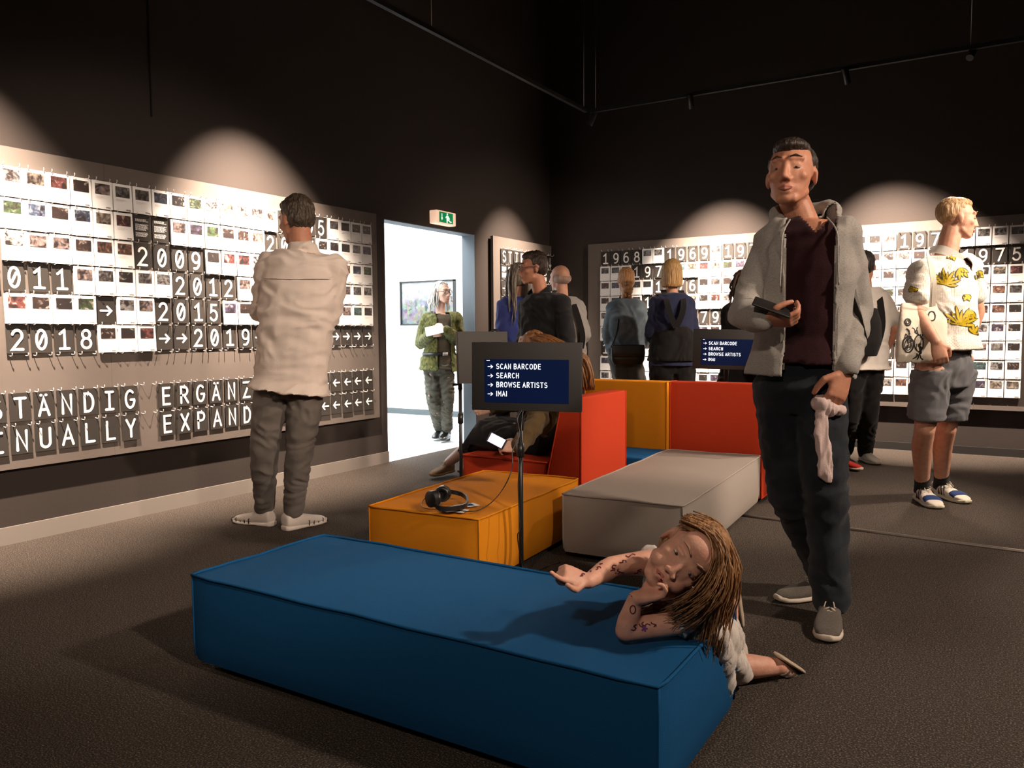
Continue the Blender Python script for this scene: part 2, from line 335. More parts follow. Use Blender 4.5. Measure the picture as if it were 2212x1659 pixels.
def bar_mesh(t, le):
    bm = bmesh.new(); zz = .0112+t+le
    for k in range(9): quad(bm, .016+k*.0036, .016+k*.0036+(.0024 if k % 3 else .0016), -.150, -.1425, zz)
    return bmesh_mesh('barcode', bm, M['ink'])
def cap_mesh(t, le):
    bm = bmesh.new(); zz = .0112+t+le
    for k, wd in enumerate((.050, .062, .040)): quad(bm, -.042, -.042+wd, -.0885-k*.0052, -.0875-k*.0052, zz)
    return bmesh_mesh('caption', bm, M['caption'])
M['caption'] = mat('caption_ink', (.50, .40, .36), .7, .2)
TL = [(.012, .004), (.009, .008), (.015, .001)]
me_pic = [pic_mesh(*a) for a in TL]; me_bar = [bar_mesh(*a) for a in TL]; me_cap = [cap_mesh(*a) for a in TL]
NAMES = [('dark red', (.30, .03, .02)), ('dark brown', (.09, .035, .02)), ('grey', (.22, .20, .19)), ('blue', (.05, .11, .25)), ('green', (.07, .16, .03)), ('orange brown', (.40, .12, .03)),
         ('black and white', (.45, .42, .40)), ('near-black', (.035, .025, .022)), ('pinkish', (.42, .25, .22)), ('violet', (.12, .07, .22)), ('sand coloured', (.42, .31, .19)), ('teal', (.04, .20, .22))]
ORD = ['first', 'second', 'third', 'fourth', 'fifth', 'sixth', 'seventh', 'eighth', 'ninth', 'tenth', 'eleventh', 'twelfth', 'thirteenth', 'fourteenth', 'fifteenth', 'sixteenth', 'seventeenth', 'eighteenth', 'nineteenth', 'twentieth', 'twenty-first', 'twenty-second', 'twenty-third', 'twenty-fourth', 'twenty-fifth', 'twenty-sixth', 'twenty-seventh', 'twenty-eighth', 'twenty-ninth', 'thirtieth', 'thirty-first', 'thirty-second']
def place(o, F, x, y, rz=0.0): o.matrix_world = F @ Matrix.Translation((x, y, 0)) @ Matrix.Rotation(rz, 4, 'Z')
rr = random.Random(3)
def photo_card(F, x, y, where, group, col=None, detail=True):
    k = rr.randrange(3); cn, cc = NAMES[col] if col is not None else NAMES[rr.choice((0, 1, 1, 2, 2, 3, 4, 5, 6, 6, 6, 7, 7, 8, 9, 10, 11))]
    o = bpy.data.objects.new('photo_card', me_paper[k]); C.objects.link(o); place(o, F, x, y, rr.uniform(-.008, .008))
    tag(o, 'white card with %s picture, %s' % (cn, where), 'card', group)
    p = bpy.data.objects.new('picture', me_pic[k]); C.objects.link(p); p.parent = o; j = rr.uniform(.75, 1.25); gy = (cc[0]+cc[1]+cc[2])/3; p.color = tuple((gy*.4+c_*.6)*j*.42 for c_ in cc)+(1,)
    if detail:
        q = bpy.data.objects.new('barcode', me_bar[k]); C.objects.link(q); q.parent = o
        q = bpy.data.objects.new('caption', me_cap[k]); C.objects.link(q); q.parent = o
    return o
gme = {}
def glyph_mesh(ch, k):
    if (ch, k) not in gme:
        bm = bmesh.new(); hh = .100; wdt = GW.get(ch, .60)*hh
        z0 = .0098+(.003, .007, .001)[k]
        if ch in '<>': glyph_bm(bm, ch, -.0295, -.080-hh/2, hh, .0118, z0)
        else: glyph_bm(bm, ch, -wdt/2, -.128, hh*(.93 if ch == 'a' else 1), .0142, z0)
        gme[(ch, k)] = bmesh_mesh('print', bm, M['glyph'])
    return gme[(ch, k)]
def glyph_card(F, x, y, ch, where, group, ci=0):
    k = rr.randrange(3)
    kind = 'number_card' if ch.isdigit() else ('arrow_card' if ch in '<>v/' else 'letter_card')
    o = bpy.data.objects.new(kind, me_black[k]); C.objects.link(o); place(o, F, x, y, rr.uniform(-.01, .01))
    pr = {'number_card': 'black card with white number %s', 'arrow_card': 'black card with white arrow pointing %s', 'letter_card': 'black card with white capital %s'}[kind] % ({'<': 'left', '>': 'right', 'v': 'down', '/': 'down left', 'a': 'A with umlaut'}.get(ch, ch))
    tag(o, '%s, %s' % (pr, where), 'card', group)
    g = bpy.data.objects.new({'number_card': 'number', 'arrow_card': 'arrow', 'letter_card': 'letter'}[kind], glyph_mesh(ch, k)); C.objects.link(g); g.parent = o
    return o
def fine_text_mesh(white_blocks):
    bm = bmesh.new(); z = .0135
    q = random.Random(5)
    if white_blocks:
        for r_ in range(8):
            y = -.022-r_*.0125-(.012 if r_ > 3 else 0); quad(bm, -.042, .038-q.random()*.02*(r_ in (3, 7)), y-.0095, y, z)
    else:
        for b0, nl in ((-.022, 3), (-.052, 7), (-.100, 5)):
            for l in range(nl):
                x = -.043; y = b0-l*.0055; end = .040-q.random()*.018
                while x < end: wd = q.uniform(.004, .012); quad(bm, x, min(x+wd, end), y-.0026, y, z); x += wd+.0022
    return bmesh_mesh('print', bm, M['glyph'])
me_fine, me_blocks = fine_text_mesh(False), fine_text_mesh(True)
def text_card(F, x, y, me, where, group):
    o = bpy.data.objects.new('text_card', me_black[0]); C.objects.link(o); place(o, F, x, y)
    tag(o, 'black card printed with small white text, ' + where, 'card', group)
    g = bpy.data.objects.new('text', me); C.objects.link(g); g.parent = o
def hooks(F, root, cells):
    """the white wire hooks, two above each card place: too small to pick apart"""
    bm = bmesh.new(); n = 0
    for x, y in cells:
        for s in (-.040, .040):
            tube(bm, [(x+s, y+.003, -.001), (x+s, y+.000, .026), (x+s, y+.003, .034), (x+s, y+.011, .038), (x+s, y+.018, .036)], .0021, 4, cap=False)
    o = obj('hooks', bm, M['hook'], None, False); o.parent = root; o['kind'] = 'stuff'
cells = []
LX = lambda c: 2.2477+PX*(c+.5)-.004
LZ = lambda r_: 1.969-PZ*r_
RX = lambda c: -3.769+PX*(c+.5)
RNAME = ['top', 'second', 'third', 'fourth', 'fifth', 'sixth', 'seventh', 'eighth', 'bottom']
LB = {0: {14: '2', 15: '0', 16: '0', 17: '5'}, 1: {5: 't', 6: 't', 13: '2', 14: '0', 15: '0', 16: '7'}, 2: {5: '2', 6: '0', 7: '0', 8: '9'},
      3: {-2: '2', -1: '0', 0: '1', 1: '1', 7: '2', 8: '0', 9: '1', 10: '2'}, 4: {3: '>', 6: '2', 7: '0', 8: '1', 9: '5'},
      5: {-1: '2', 0: '0', 1: '1', 2: '8', 6: '>', 7: '>', 8: '2', 9: '0', 10: '1', 11: '9', **{c: '>' for c in range(12, 22)}}}
COLS = {(0, -1): 6, (0, 0): 10, (0, 1): 0, (0, 2): 1, (0, 3): 8, (0, 4): 2, (0, 5): 2, (0, 6): 3, (0, 7): 7, (0, 8): 4, (0, 9): 6, (0, 10): 10, (0, 11): 6, (0, 12): 6, (1, -1): 4, (1, 0): 3, (1, 1): 1, (1, 2): 3, (1, 3): 10,
        (1, 4): 0, (1, 7): 8, (1, 8): 9, (1, 9): 4, (1, 10): 1, (2, -1): 6, (2, 0): 8, (2, 1): 8, (2, 2): 1, (2, 3): 5, (2, 4): 5, (2, 9): 7, (2, 10): 0, (3, 2): 8, (3, 3): 2, (3, 4): 7, (3, 5): 2, (3, 6): 6,
        (4, -1): 0, (4, 0): 1, (4, 1): 7, (4, 2): 4, (4, 4): 6, (4, 5): 8, (5, 3): 1, (5, 4): 7, (5, 5): 0, (2, 19): 5, (2, 20): 3, (2, 21): 4, (0, 18): 2, (0, 19): 7, (0, 20): 1, (0, 21): 1, (1, 18): 7, (1, 19): 7, (1, 20): 6, (1, 21): 9,
        (3, 19): 8, (3, 20): 2, (3, 21): 6, (4, 18): 4, (4, 19): 8, (4, 20): 11, (4, 21): 1}
def wherel(r_, c): return '%s column, %s row of the left board' % (ORD[c+2], RNAME[r_])
for r_ in range(6):
    for c in range(-2 if r_ == 3 else -1, 22):
        x, y = LX(c), LZ(r_); ch = LB[r_].get(c); cells.append((x, y))
        if ch is None: photo_card(BL, x, y, wherel(r_, c), 'photo cards on the left board', COLS.get((r_, c)))
        elif ch == 't': text_card(BL, x, y, me_fine, wherel(r_, c), 'text cards on the left board')
        else: glyph_card(BL, x, y, ch, wherel(r_, c), 'black year and arrow cards on the left board')
for c in range(-1, 22): cells.append((LX(c), LZ(6)))
TA = 'STaNDIG ERGaNZT'; TB = 'INUALLY EXPANDED'
for r_, (txt, c0, z) in enumerate((('STaNDIG ERGaNZT', -2, .800), ('INUALLY EXPANDED', -2, .628))):
    for c in range(-2, 22):
        i = c-c0; x = LX(c); cells.append((x, z))
        ch = txt[i] if i < len(txt) else '<'
        if ch == ' ' or (i >= len(txt) and c < 14): continue
        glyph_card(BL, x, z, ch, '%s column, %s word line, left board' % (ORD[c+2], ('upper', 'lower')[r_]), 'black letter cards of the bilingual title')
hooks(BL, bl, cells)
# beyond the doorway
cells = []; SX = lambda c: 6.895+PX*(c+.5); SZ = lambda r_: 1.955-PZ*r_
for c in range(9):
    for r_ in range(6):
        ch = None; cells.append((SX(c), SZ(r_)))
        wh = '%s column, %s row of the narrow board' % (ORD[c], RNAME[r_])
        if r_ == 0: ch = 'STIFTUNGv'[c]
        if r_ == 1: ch = 't' if c < 5 else ('/' if c == 8 else 't')
        if r_ == 2: ch = '>' if c == 0 else '<'
        if r_ == 3: ch = 't'
        if r_ > 3: continue
        if ch == 't': text_card(BL, SX(c), SZ(r_), me_blocks, wh, 'text cards beyond the doorway')
        else: glyph_card(BL, SX(c), SZ(r_), ch, wh, 'letter cards beyond the doorway')
hooks(BL, bs, cells)
# back board
cells = []
RB = {0: {0: '1', 1: '9', 2: '6', 3: '8', 6: '1', 7: '9', 8: '6', 9: '9', 11: '1', 12: '9', 13: '7', 14: '0', 22: 'q', 24: '1', 25: '9', 26: '7', 27: '2'}, 1: {3: '1', 4: '9', 5: '7', 6: '3', 28: '1', 29: '9', 30: '7', 31: '5'},
      2: {5: '1', 6: '9', 7: '7', 8: '6'}, 3: {4: '1', 5: '9', 6: '7', 7: '8'}, 4: {7: '1', 8: '9', 9: '7', 10: '9'}, 5: {2: '1', 3: '9', 4: '8', 5: '0'}, 6: {0: '1', 1: '9', 2: '8', 3: '1', 22: '1', 23: '9', 24: '8', 25: '2'}, 7: {}, 8: {}}
RC = {(2, 0): 0, (1, 0): 2, (1, 1): 2, (0, 4): 6, (0, 5): 6, (4, 0): 8, (4, 1): 0, (0, 29): 2, (0, 30): 6, (0, 31): 2, (2, 29): 7, (2, 30): 10, (2, 31): 0, (3, 29): 6, (3, 30): 5, (3, 31): 2, (4, 29): 0, (4, 30): 5, (4, 31): 7, (5, 29): 6, (5, 30): 9, (5, 31): 7,
      (6, 29): 8, (6, 30): 2, (6, 31): 7, (7, 29): 11, (7, 30): 6, (7, 31): 1, (8, 29): 9, (8, 30): 10, (8, 31): 10, (6, 4): 9, (0, 23): 8}
hid = bmesh.new()
for r_ in range(9):
    for c in range(32):
        x, y = RX(c), LZ(r_); ch = RB[r_].get(c); cells.append((x, y))
        wh = '%s column, %s row of the back board' % (ORD[c], RNAME[r_])
        if 14 <= c <= 20 or (r_ >= 7 and c >= 2 and c <= 20 and not (8 <= c <= 13)) or (r_ >= 4 and 12 <= c <= 14):   # hidden behind people, lying beyond what the photo shows
            box(hid, x-.0578, x+.0578, y-.155, y, .010, .022); continue
        if ch is None: photo_card(BB, x, y, wh, 'photo cards on the back board', RC.get((r_, c)), detail=(c > 27))
        elif ch == 'q': photo_card(BB, x, y, wh, 'photo cards on the back board', 7)
        else: glyph_card(BB, x, y, ch, wh, 'black year cards on the back board')
bmesh.ops.recalc_face_normals(hid, faces=hid.faces)
o = obj('card_rows', hid, M['paper'], None, False); o.parent = bb; o['kind'] = 'stuff'
hooks(BB, bb, cells)
# ------------------------------------------------------------------ upholstered blocks
def pouf(label, cx, cy, L, Wd, rot, col, h=.315, gap=.035, dents=(), name='pouf', cat='pouf'):
    """soft rectangular block: long side L along local y"""
    r = empty(name, (cx, cy, 0), label, cat, 'felt poufs' if name == 'pouf' else None); r.rotation_euler.z = math.radians(rot)
    T = Matrix.Translation((cx, cy, 0)) @ Matrix.Rotation(math.radians(rot), 4, 'Z'); Ti = T.inverted()
    bm = bmesh.new(); nx, ny, nz = 14, int(14*L/Wd), 7
    def bulge(p):
        x, y, z = p; u, v, t = 2*x/Wd, 2*y/L, (z-gap)/(h-gap)
        if t > .999: z += .014*(1-u*u)*(1-v*v)**.7 + .0035*noise.noise(Vector((x*5+cx, y*5, 1)))
        k = 4*t*(1-t)
        if abs(u) > .999: x += math.copysign(.012*k*(1-v**6), u)
        if abs(v) > .999: y += math.copysign(.012*k*(1-u**6), v)
        # rounded lower corners
        for (du, lim) in ((1, Wd/2), (2, L/2)): pass
        if t < .08:
            x *= 1-.020*(1-t/.08); y *= 1-.020*Wd/L*(1-t/.08)
        # vertical corners pulled in a little
        ax, ay = Wd/2-abs(x), L/2-abs(y)
        if ax < .02 and ay < .02: x -= math.copysign(.004, x); y -= math.copysign(.004, y)
        q = Vector((x, y, z)); wq = T @ q
        for (dx, dy, rad, dep) in dents:
            d = math.hypot(wq.x-dx, wq.y-dy)
            if t > .999: q.z -= dep*math.exp(-(d/rad)**2)
        return q
    seen = {}
    def V(p):
        k = (round(p[0], 5), round(p[1], 5), round(p[2], 5))
        if k not in seen: seen[k] = bm.verts.new(bulge(p))
        return seen[k]
    X = [-Wd/2+Wd*i/nx for i in range(nx+1)]; Y = [-L/2+L*i/ny for i in range(ny+1)]; Z = [gap+(h-gap)*i/nz for i in range(nz+1)]
    def grid(A, B, f):
        for i in range(len(A)-1):
            for j in range(len(B)-1): bm.faces.new([V(f(A[i], B[j])), V(f(A[i+1], B[j])), V(f(A[i+1], B[j+1])), V(f(A[i], B[j+1]))])
    grid(X, Y, lambda a, b: (a, b, h)); grid(X, Y, lambda a, b: (a, b, gap))
    for s in (-Wd/2, Wd/2): grid(Y, Z, lambda a, b: (s, a, b))
    for s in (-L/2, L/2): grid(X, Z, lambda a, b: (a, s, b))
    bmesh.ops.recalc_face_normals(bm, faces=bm.faces)
    o = obj('cushion', bm, M[col], None, True, 50); o.parent = r
    # welt seams
    bm = bmesh.new(); e = .0035; pts = []
    for (x0, y0, x1, y1) in ((-1, -1, 1, -1), (1, -1, 1, 1), (1, 1, -1, 1), (-1, 1, -1, -1)):
        n = 16
        for i in range(n):
            t = i/n; x, y = (x0+(x1-x0)*t)*Wd/2, (y0+(y1-y0)*t)*L/2
            wob = .0022*noise.noise(Vector((x*9+cx*3, y*9, 0)))
            pts.append(bulge((x, y, h))+Vector((x0*0+.002*(1 if x > 0 else -1)*(abs(x) > Wd*.49), .002*(1 if y > 0 else -1)*(abs(y) > L*.49), .003+wob)))
    tube(bm, pts, .0048, 6, closed=True)
    for sx in (-1, 1):
        for sy in (-1, 1): tube(bm, [bulge((sx*Wd/2, sy*L/2, gap+(h-gap)*t))+Vector((sx*.001, sy*.001, 0)) for t in (0.05, .25, .5, .75, 1)], .0032, 6)
    o = obj('welt_seam', bm, M[col] if col != 'grey' else M['grey'], None); o.parent = r
    for sx in (-1, 1):
        for sy in (-1, 1):
            bm = bmesh.new(); box(bm, sx*(Wd/2-.10)-.035, sx*(Wd/2-.10)+.035, sy*(L/2-.12)-.035, sy*(L/2-.12)+.035, 0, gap+.002); bmesh.ops.recalc_face_normals(bm, faces=bm.faces)
            o = obj('foot', bm, M['blackmetal'], None, False); o.parent = r
    return r
def wedge(root, T, Wd, prof, col, part='backrest'):
    """prof: (y,z) outline of the side, extruded Wd wide along local x, soft edges and welts"""
    bm = bmesh.new(); N = len(prof); nx = 10; rings = []
    for i in range(nx+1):
        x = -Wd/2+Wd*i/nx; u = 2*x/Wd; ring = []
        for (y, z) in prof: ring.append(bm.verts.new((x, y, z)))
        rings.append(ring)
    for i in range(nx):
        for k in range(N): bm.faces.new((rings[i][k], rings[i+1][k], rings[i+1][(k+1) % N], rings[i][(k+1) % N]))
    bm.faces.new(rings[0]); bm.faces.new(rings[-1][::-1])
    bmesh.ops.recalc_face_normals(bm, faces=bm.faces)
    edges = [e for e in bm.edges if len(e.link_faces) == 2 and e.calc_face_angle(0) > .2]
    bmesh.ops.bevel(bm, geom=edges, offset=.010, segments=3, affect='EDGES', profile=.5)
    bmesh.ops.transform(bm, matrix=T, verts=bm.verts)
    o = obj(part, bm, M[col], None, True, 50); o.parent = root; o.matrix_parent_inverse = root.matrix_basis.inverted()
    bm = bmesh.new()
    for s in (-1, 1):
        c = Vector((0, sum(p[0] for p in prof)/N, sum(p[1] for p in prof)/N))
        P3 = [Vector((s*(Wd/2-.0005), y, z)) for y, z in prof]; P3 = [p+(c-p).normalized()*.003 for p in P3]
        pts = []
        for k in range(N):
            for j in range(6): pts.append(P3[k].lerp(P3[(k+1) % N], j/6)+Vector((.001*noise.noise(Vector((k, j*.7, s))), 0, 0)))
        tube(bm, pts, .0048, 6, closed=True)
    bmesh.ops.transform(bm, matrix=T, verts=bm.verts)
    o = obj('welt_seam', bm, M[col], None); o.parent = root; o.matrix_parent_inverse = root.matrix_basis.inverted()
pouf('long blue felt pouf in the foreground with the girl leaning on it', -1.425, 1.915, 1.61, .60, 90, 'blue', dents=((-.80, 1.80, .085, .016),))
pouf('yellow felt pouf with headphones lying on it', -2.165, 3.22, 1.03, .585, 3.2, 'yellow')
pouf('long light grey felt pouf without a backrest', -1.53, 4.185, 1.62, .60, 2.6, 'grey')
# blue seat with the yellow wedge back
r = empty('corner_seat', (-2.16, 4.73, 0), 'blue felt seat with yellow wedge backrest between the red chair and the grey pouf', 'seat')
bm = bmesh.new(); box(bm, -2.50, -1.875, 4.585, 5.00, .035, .315); bevel(bm, .012, 3); o = obj('seat', bm, M['blue'], r, True, 50)
PROF = [(0, .035), (0, .765), (.12, .765), (.60, .035)]
wedge(r, Matrix.Translation((-2.19, 5.02, 0)), .61, PROF, 'yellow')
# red wedge back behind the grey pouf
r = empty('backrest_block', (-1.575, 5.3, 0), 'red felt wedge backrest standing behind the grey pouf', 'backrest')
wedge(r, Matrix.Translation((-1.575, 5.06, 0)), .61, PROF, 'red', 'cushion')
# red lounge chair
r = empty('lounge_chair', (-2.4, 4.28, 0), 'red felt lounge chair with wedge backrest, the seated woman on it', 'chair')
Tc = Matrix.Translation((-1.985, 4.26, 0)) @ Matrix.Rotation(math.radians(90), 4, 'Z')
wedge(r, Tc, .62, [(0, .02), (0, .735), (.115, .735), (.275, .02)], 'red')
bm = bmesh.new(); vs = box(bm, -2.80, -2.20, 3.955, 4.565, .02, .352); bmesh.ops.subdivide_edges(bm, edges=bm.edges, cuts=5, use_grid_fill=True)
for v in bm.verts:
    if v.co.z > .35: u = (v.co.x+2.5)/.3; t = (v.co.y-4.26)/.305; v.co.z += .018*max(0, 1-u*u)*max(0, 1-t*t)
bmesh.ops.recalc_face_normals(bm, faces=bm.faces)
bmesh.ops.bevel(bm, geom=[e for e in bm.edges if e.calc_face_angle(0) > .9], offset=.01, segments=2, affect='EDGES')
obj('seat', bm, M['red'], r, True, 50)
bm = bmesh.new(); pts = []
for (a, b) in (((-2.80, 3.955), (-2.20, 3.955)), ((-2.80, 4.565), (-2.80, 3.955))):
    tube(bm, [(a[0]+(b[0]-a[0])*t/8, a[1]+(b[1]-a[1])*t/8, .351) for t in range(9)], .0045, 6)
tube(bm, [(-2.80, 3.955, .03+.32*t/5) for t in range(6)], .004, 6)
obj('welt_seam', bm, M['red'], r)
# ------------------------------------------------------------------ screens on microphone stands
def screen(label, base, ctr, right, up, wd, ht, text=True, k=1.0, hook_side=None):
    right = Vector(right).normalized(); up = Vector(up); up = (up-right*up.dot(right)).normalized(); nrm = right.cross(up)   # nrm looks at the viewer
    F = Matrix(((right.x, up.x, nrm.x, ctr[0]), (right.y, up.y, nrm.y, ctr[1]), (right.z, up.z, nrm.z, ctr[2]), (0, 0, 0, 1)))
    r = empty('screen_stand', (base[0], base[1], 0), label, 'screen', 'information screens on stands')
    bm = bmesh.new(); box(bm, -wd/2, wd/2, -ht/2, ht/2, -.028, 0); bevel(bm, .003, 2); bmesh.ops.transform(bm, matrix=F, verts=bm.verts); obj('screen_housing', bm, M['housing'] if text else M['greymetal'], r, True, 40)
    if text:
        s = wd
        sx0, sx1, sy0, sy1 = -.378*s, .386*s, -.235*s, .155*s
        bm = bmesh.new(); vs = box(bm, sx0, sx1, sy0, sy1, -.001, .0012); bmesh.ops.recalc_face_normals(bm, faces=bm.faces); bmesh.ops.transform(bm, matrix=F, verts=bm.verts)
        d = obj('display', bm, M['screen'], r, False)
        bm = bmesh.new(); h = .043*s; wdt = h*.155
        for i, ln in enumerate(('SCAN BARCODE', 'SEARCH', 'BROWSE ARTISTS', 'iMAi')):
            y = .070*s-i*.082*s
            ribbon(bm, [(sx0+.03*s, y+h*.42), (sx0+.073*s, y+h*.42)], wdt*.8, .002, F); ribbon(bm, [(sx0+.057*s, y+h*.75), (sx0+.075*s, y+h*.42), (sx0+.057*s, y+h*.09)], wdt*.8, .0021, F)
            text_bm(bm, ln.replace('I', 'i'), sx0+.108*s, y, h, wdt, .002, gap=.24, M4=F)
        ribbon(bm, [(sx0+.02*s, sy1-.012*s), (sx0+.045*s, sy1-.012*s)], wdt*.9, .002, F)
        obj('display_text', bm, M['screentext'], d, False)
    for (a, b) in ((-.47, .44), (.47, .44), (-.47, -.44), (.47, -.44)) if not text else ():
        for q in ((a, b), (a*.6, b), (a, b*.55)):
            bm = bmesh.new(); bmesh.ops.create_uvsphere(bm, u_segments=8, v_segments=4, radius=.004); bmesh.ops.transform(bm, matrix=F @ Matrix.Translation((q[0]*wd, q[1]*ht, -.001)), verts=bm.verts); obj('screw', bm, M['steel'], r)
    back = F @ Vector((0, -ht*.36, -.034)) if text else F @ Vector((-.12*wd, -ht*.2, .03))
    pt = Vector((base[0], base[1], back.z-.10))
    tubeobj('pole', [(base[0], base[1], .02), pt], .0105, M['blackmetal'], r, 12)
    tubeobj('pole_collar', [(base[0], base[1], .56), (base[0], base[1], .62)], .0165, M['blackmetal'], r, 12)
    tubeobj('swivel_arm', [pt-Vector((0, 0, .03)), pt+Vector((0, 0, .03)), back+Vector((0, 0, -.01)), back], [.014, .018, .016, .022], M['blackmetal'], r, 10)
    tubeobj('clamp_knob', [pt+RT*(-.045), pt+RT*(-.012)], [.010, .006], M['blackmetal'], r, 10)
    bm = bmesh.new(); bmesh.ops.create_cone(bm, cap_ends=True, segments=40, radius1=.14, radius2=.13, depth=.018, matrix=Matrix.Translation((base[0], base[1], .009))); obj('base_plate', bm, M['blackmetal'], r, True, 40)
    return r, F
scr1, F1 = screen('nearest information screen reading SCAN BARCODE, pole standing behind the blue pouf', (-1.765, 2.93), P(1136, 814, 3.37), P(1255, 814, 3.32)-P(1017, 811, 3.42), (0, 0, 1), .475, .292)
scr2, F2 = screen('information screen turned away, its grey back with screws, beside the red chair', (-2.735, 3.85), P(1040, 772, 4.66), P(975, 772, 4.60)-P(1092, 770, 4.78), Vector((0, 0, 1))+(P(1010, 824, 4.7)-P(985, 824, 4.7)).normalized()*-.12, .33, .30, text=False)
scr3, F3 = screen('farthest information screen reading SCAN BARCODE, partly behind the man in the grey hoodie', (-1.70, 5.72), P(1571, 755, 5.65), P(1640, 755, 5.60)-P(1505, 752, 5.70), (0, 0, 1), .475, .285)
# cable from the near screen to the headphones, spare loop hanging down the pole
def cable(label, pts, r=.0022): return tag(tubeobj('cable', spline(pts, 8), r, M['plastic'], None, 6), label, 'cable')
T_ = .3185
HPc = G(968, 1082, .33)
cable('thin black cable running from the near screen down to the headphones', [P(1128, 885, 3.36), P(1118, 905, 3.34), P(1122, 940, 3.33), P(1107, 975, 3.30), P(1106, 1010, 3.28), P(1090, 1050, 3.30), G(1062, 1085, .333), G(1030, 1103, .333), G(1000, 1104, .333)])
cable('second thin black cable hanging straight down beside the near screen pole', [P(1130, 885, 3.36), P(1126, 930, 3.33), P(1128, 975, 3.33), P(1120, 1030, 3.33), P(1120, 1080, 3.32), P(1123, 1140, 3.30), P(1118, 1160, 3.3), P(1127, 1215, 3.33), P(1140, 1240, 3.36), G(1180, 1225, .005), G(1210, 1215, .005)])
# ------------------------------------------------------------------ headphones and cards on the yellow pouf
def headphones(label, c, ax, scale=1.0, group='headphones', flat=True, extra=None):
    r = empty('headphones', c, label, 'headphones', group)
    return r
hp = empty('headphones', (HPc.x, HPc.y, .33), 'black over-ear headphones lying on the yellow pouf', 'headphones')
def ellm(bm, c, R3, rx, ry, rz, u=20, v=12):
    M4 = Matrix.Translation(c) @ R3.to_4x4() @ Matrix.Diagonal((rx, ry, rz, 1))
    ret = bmesh.ops.create_uvsphere(bm, u_segments=u, v_segments=v, radius=1.0, matrix=M4); return ret['verts']
for i, (px, py, zz, tl) in enumerate(((933, 1078, .385, -20), (957, 1066, .385, 15))):
    c = G(px, py, zz); nrm = face(-25+tl); R3 = nrm.to_track_quat('Z', 'Y').to_matrix()
    bm = bmesh.new(); tube(bm, [c-nrm*.014, c-nrm*.010, c+nrm*.010, c+nrm*.014], [.028, .036, .036, .028], 24); cup = obj('ear_cup', bm, M['plastic'], hp, True, 50)
    bm = bmesh.new(); rr_ = [c+nrm*(-.019 if i == 0 else .019)+(R3 @ Vector((math.cos(a)*.026, math.sin(a)*.026, 0))) for a in [k*math.pi/10 for k in range(20)]]
    tube(bm, rr_, .010, 8, closed=True); obj('ear_pad', bm, M['plastic'], cup)
band = spline([G(935, 1083, .375), G(950, 1098, .352), G(980, 1098, .350), G(1005, 1092, .352), G(1009, 1078, .358), G(998, 1068, .362), G(978, 1063, .372), G(962, 1062, .385)], 5)
bm = bmesh.new(); A = []
for i, p in enumerate(band):
    t = (band[min(i+1, len(band)-1)]-band[max(i-1, 0)]).normalized(); n = t.cross(UP).normalized(); 
    A.append([bm.verts.new(p+n*a+UP*b) for a, b in ((-.004, -.010), (.004, -.010), (.004, .010), (-.004, .010))])
for i in range(len(A)-1):
    for k in range(4): bm.faces.new((A[i][k], A[i][(k+1) % 4], A[i+1][(k+1) % 4], A[i+1][k]))
bm.faces.new(A[0]); bm.faces.new(A[-1][::-1]); bmesh.ops.recalc_face_normals(bm, faces=bm.faces); obj('headband', bm, M['plastic'], hp, True, 40)
tubeobj('cord', spline([G(925, 1071, .37), G(915, 1080, .345), G(911, 1093, .333), G(925, 1099, .332), G(960, 1100, .332), G(1000, 1103, .332)], 6), .0022, M['plastic'], hp, 6)
for i, (px, py, a, wd, ht, c, lb) in enumerate(((985, 1103, 10, .10, .06, 'paper', 'white slip of paper under the headphones, lowest of the three'), (970, 1101, -25, .09, .07, 'paper', 'small white card sticking out to the left under the headphones'), (1008, 1092, 62, .10, .065, 'paper', 'white card with a blue picture under the headband of the headphones'))):
    p = G(px, py, .327+i*.0015); o = bbox('slip_of_paper', -wd/2, wd/2, -ht/2, ht/2, 0, .001, M[c]); o.location = (p.x, p.y, .3275+i*.0015); o.rotation_euler.z = math.radians(a); tag(o, lb, 'paper', 'slips of paper on the yellow pouf')
    if i == 2:
        q = bbox('printed_picture', -wd*.3, wd*.3, -ht*.3, ht*.3, .001, .0016, M['blue']); q.parent = o
# second pair hanging over the far screen panel: headband arc above the near screen
hp2 = empty('headphones', P(1068, 745, 4.7), 'black headphones hanging on top of the turned-away screen', 'headphones')
bm = bmesh.new(); A = []
pts = spline([P(1044, 775, 4.72), P(1044, 745, 4.72), P(1051, 724, 4.72), P(1068, 713, 4.72), P(1083, 722, 4.72), P(1092, 745, 4.72), P(1094, 775, 4.72)], 6)
tube(bm, pts, .007, 8); obj('headband', bm, M['plastic'], hp2)
for (px, py) in ((1046, 785), (1092, 785)):
    c = P(px, py, 4.72); bm = bmesh.new(); tube(bm, [c-RT*.012, c+RT*.012], .034, 20); obj('ear_cup', bm, M['plastic'], hp2, True, 40)
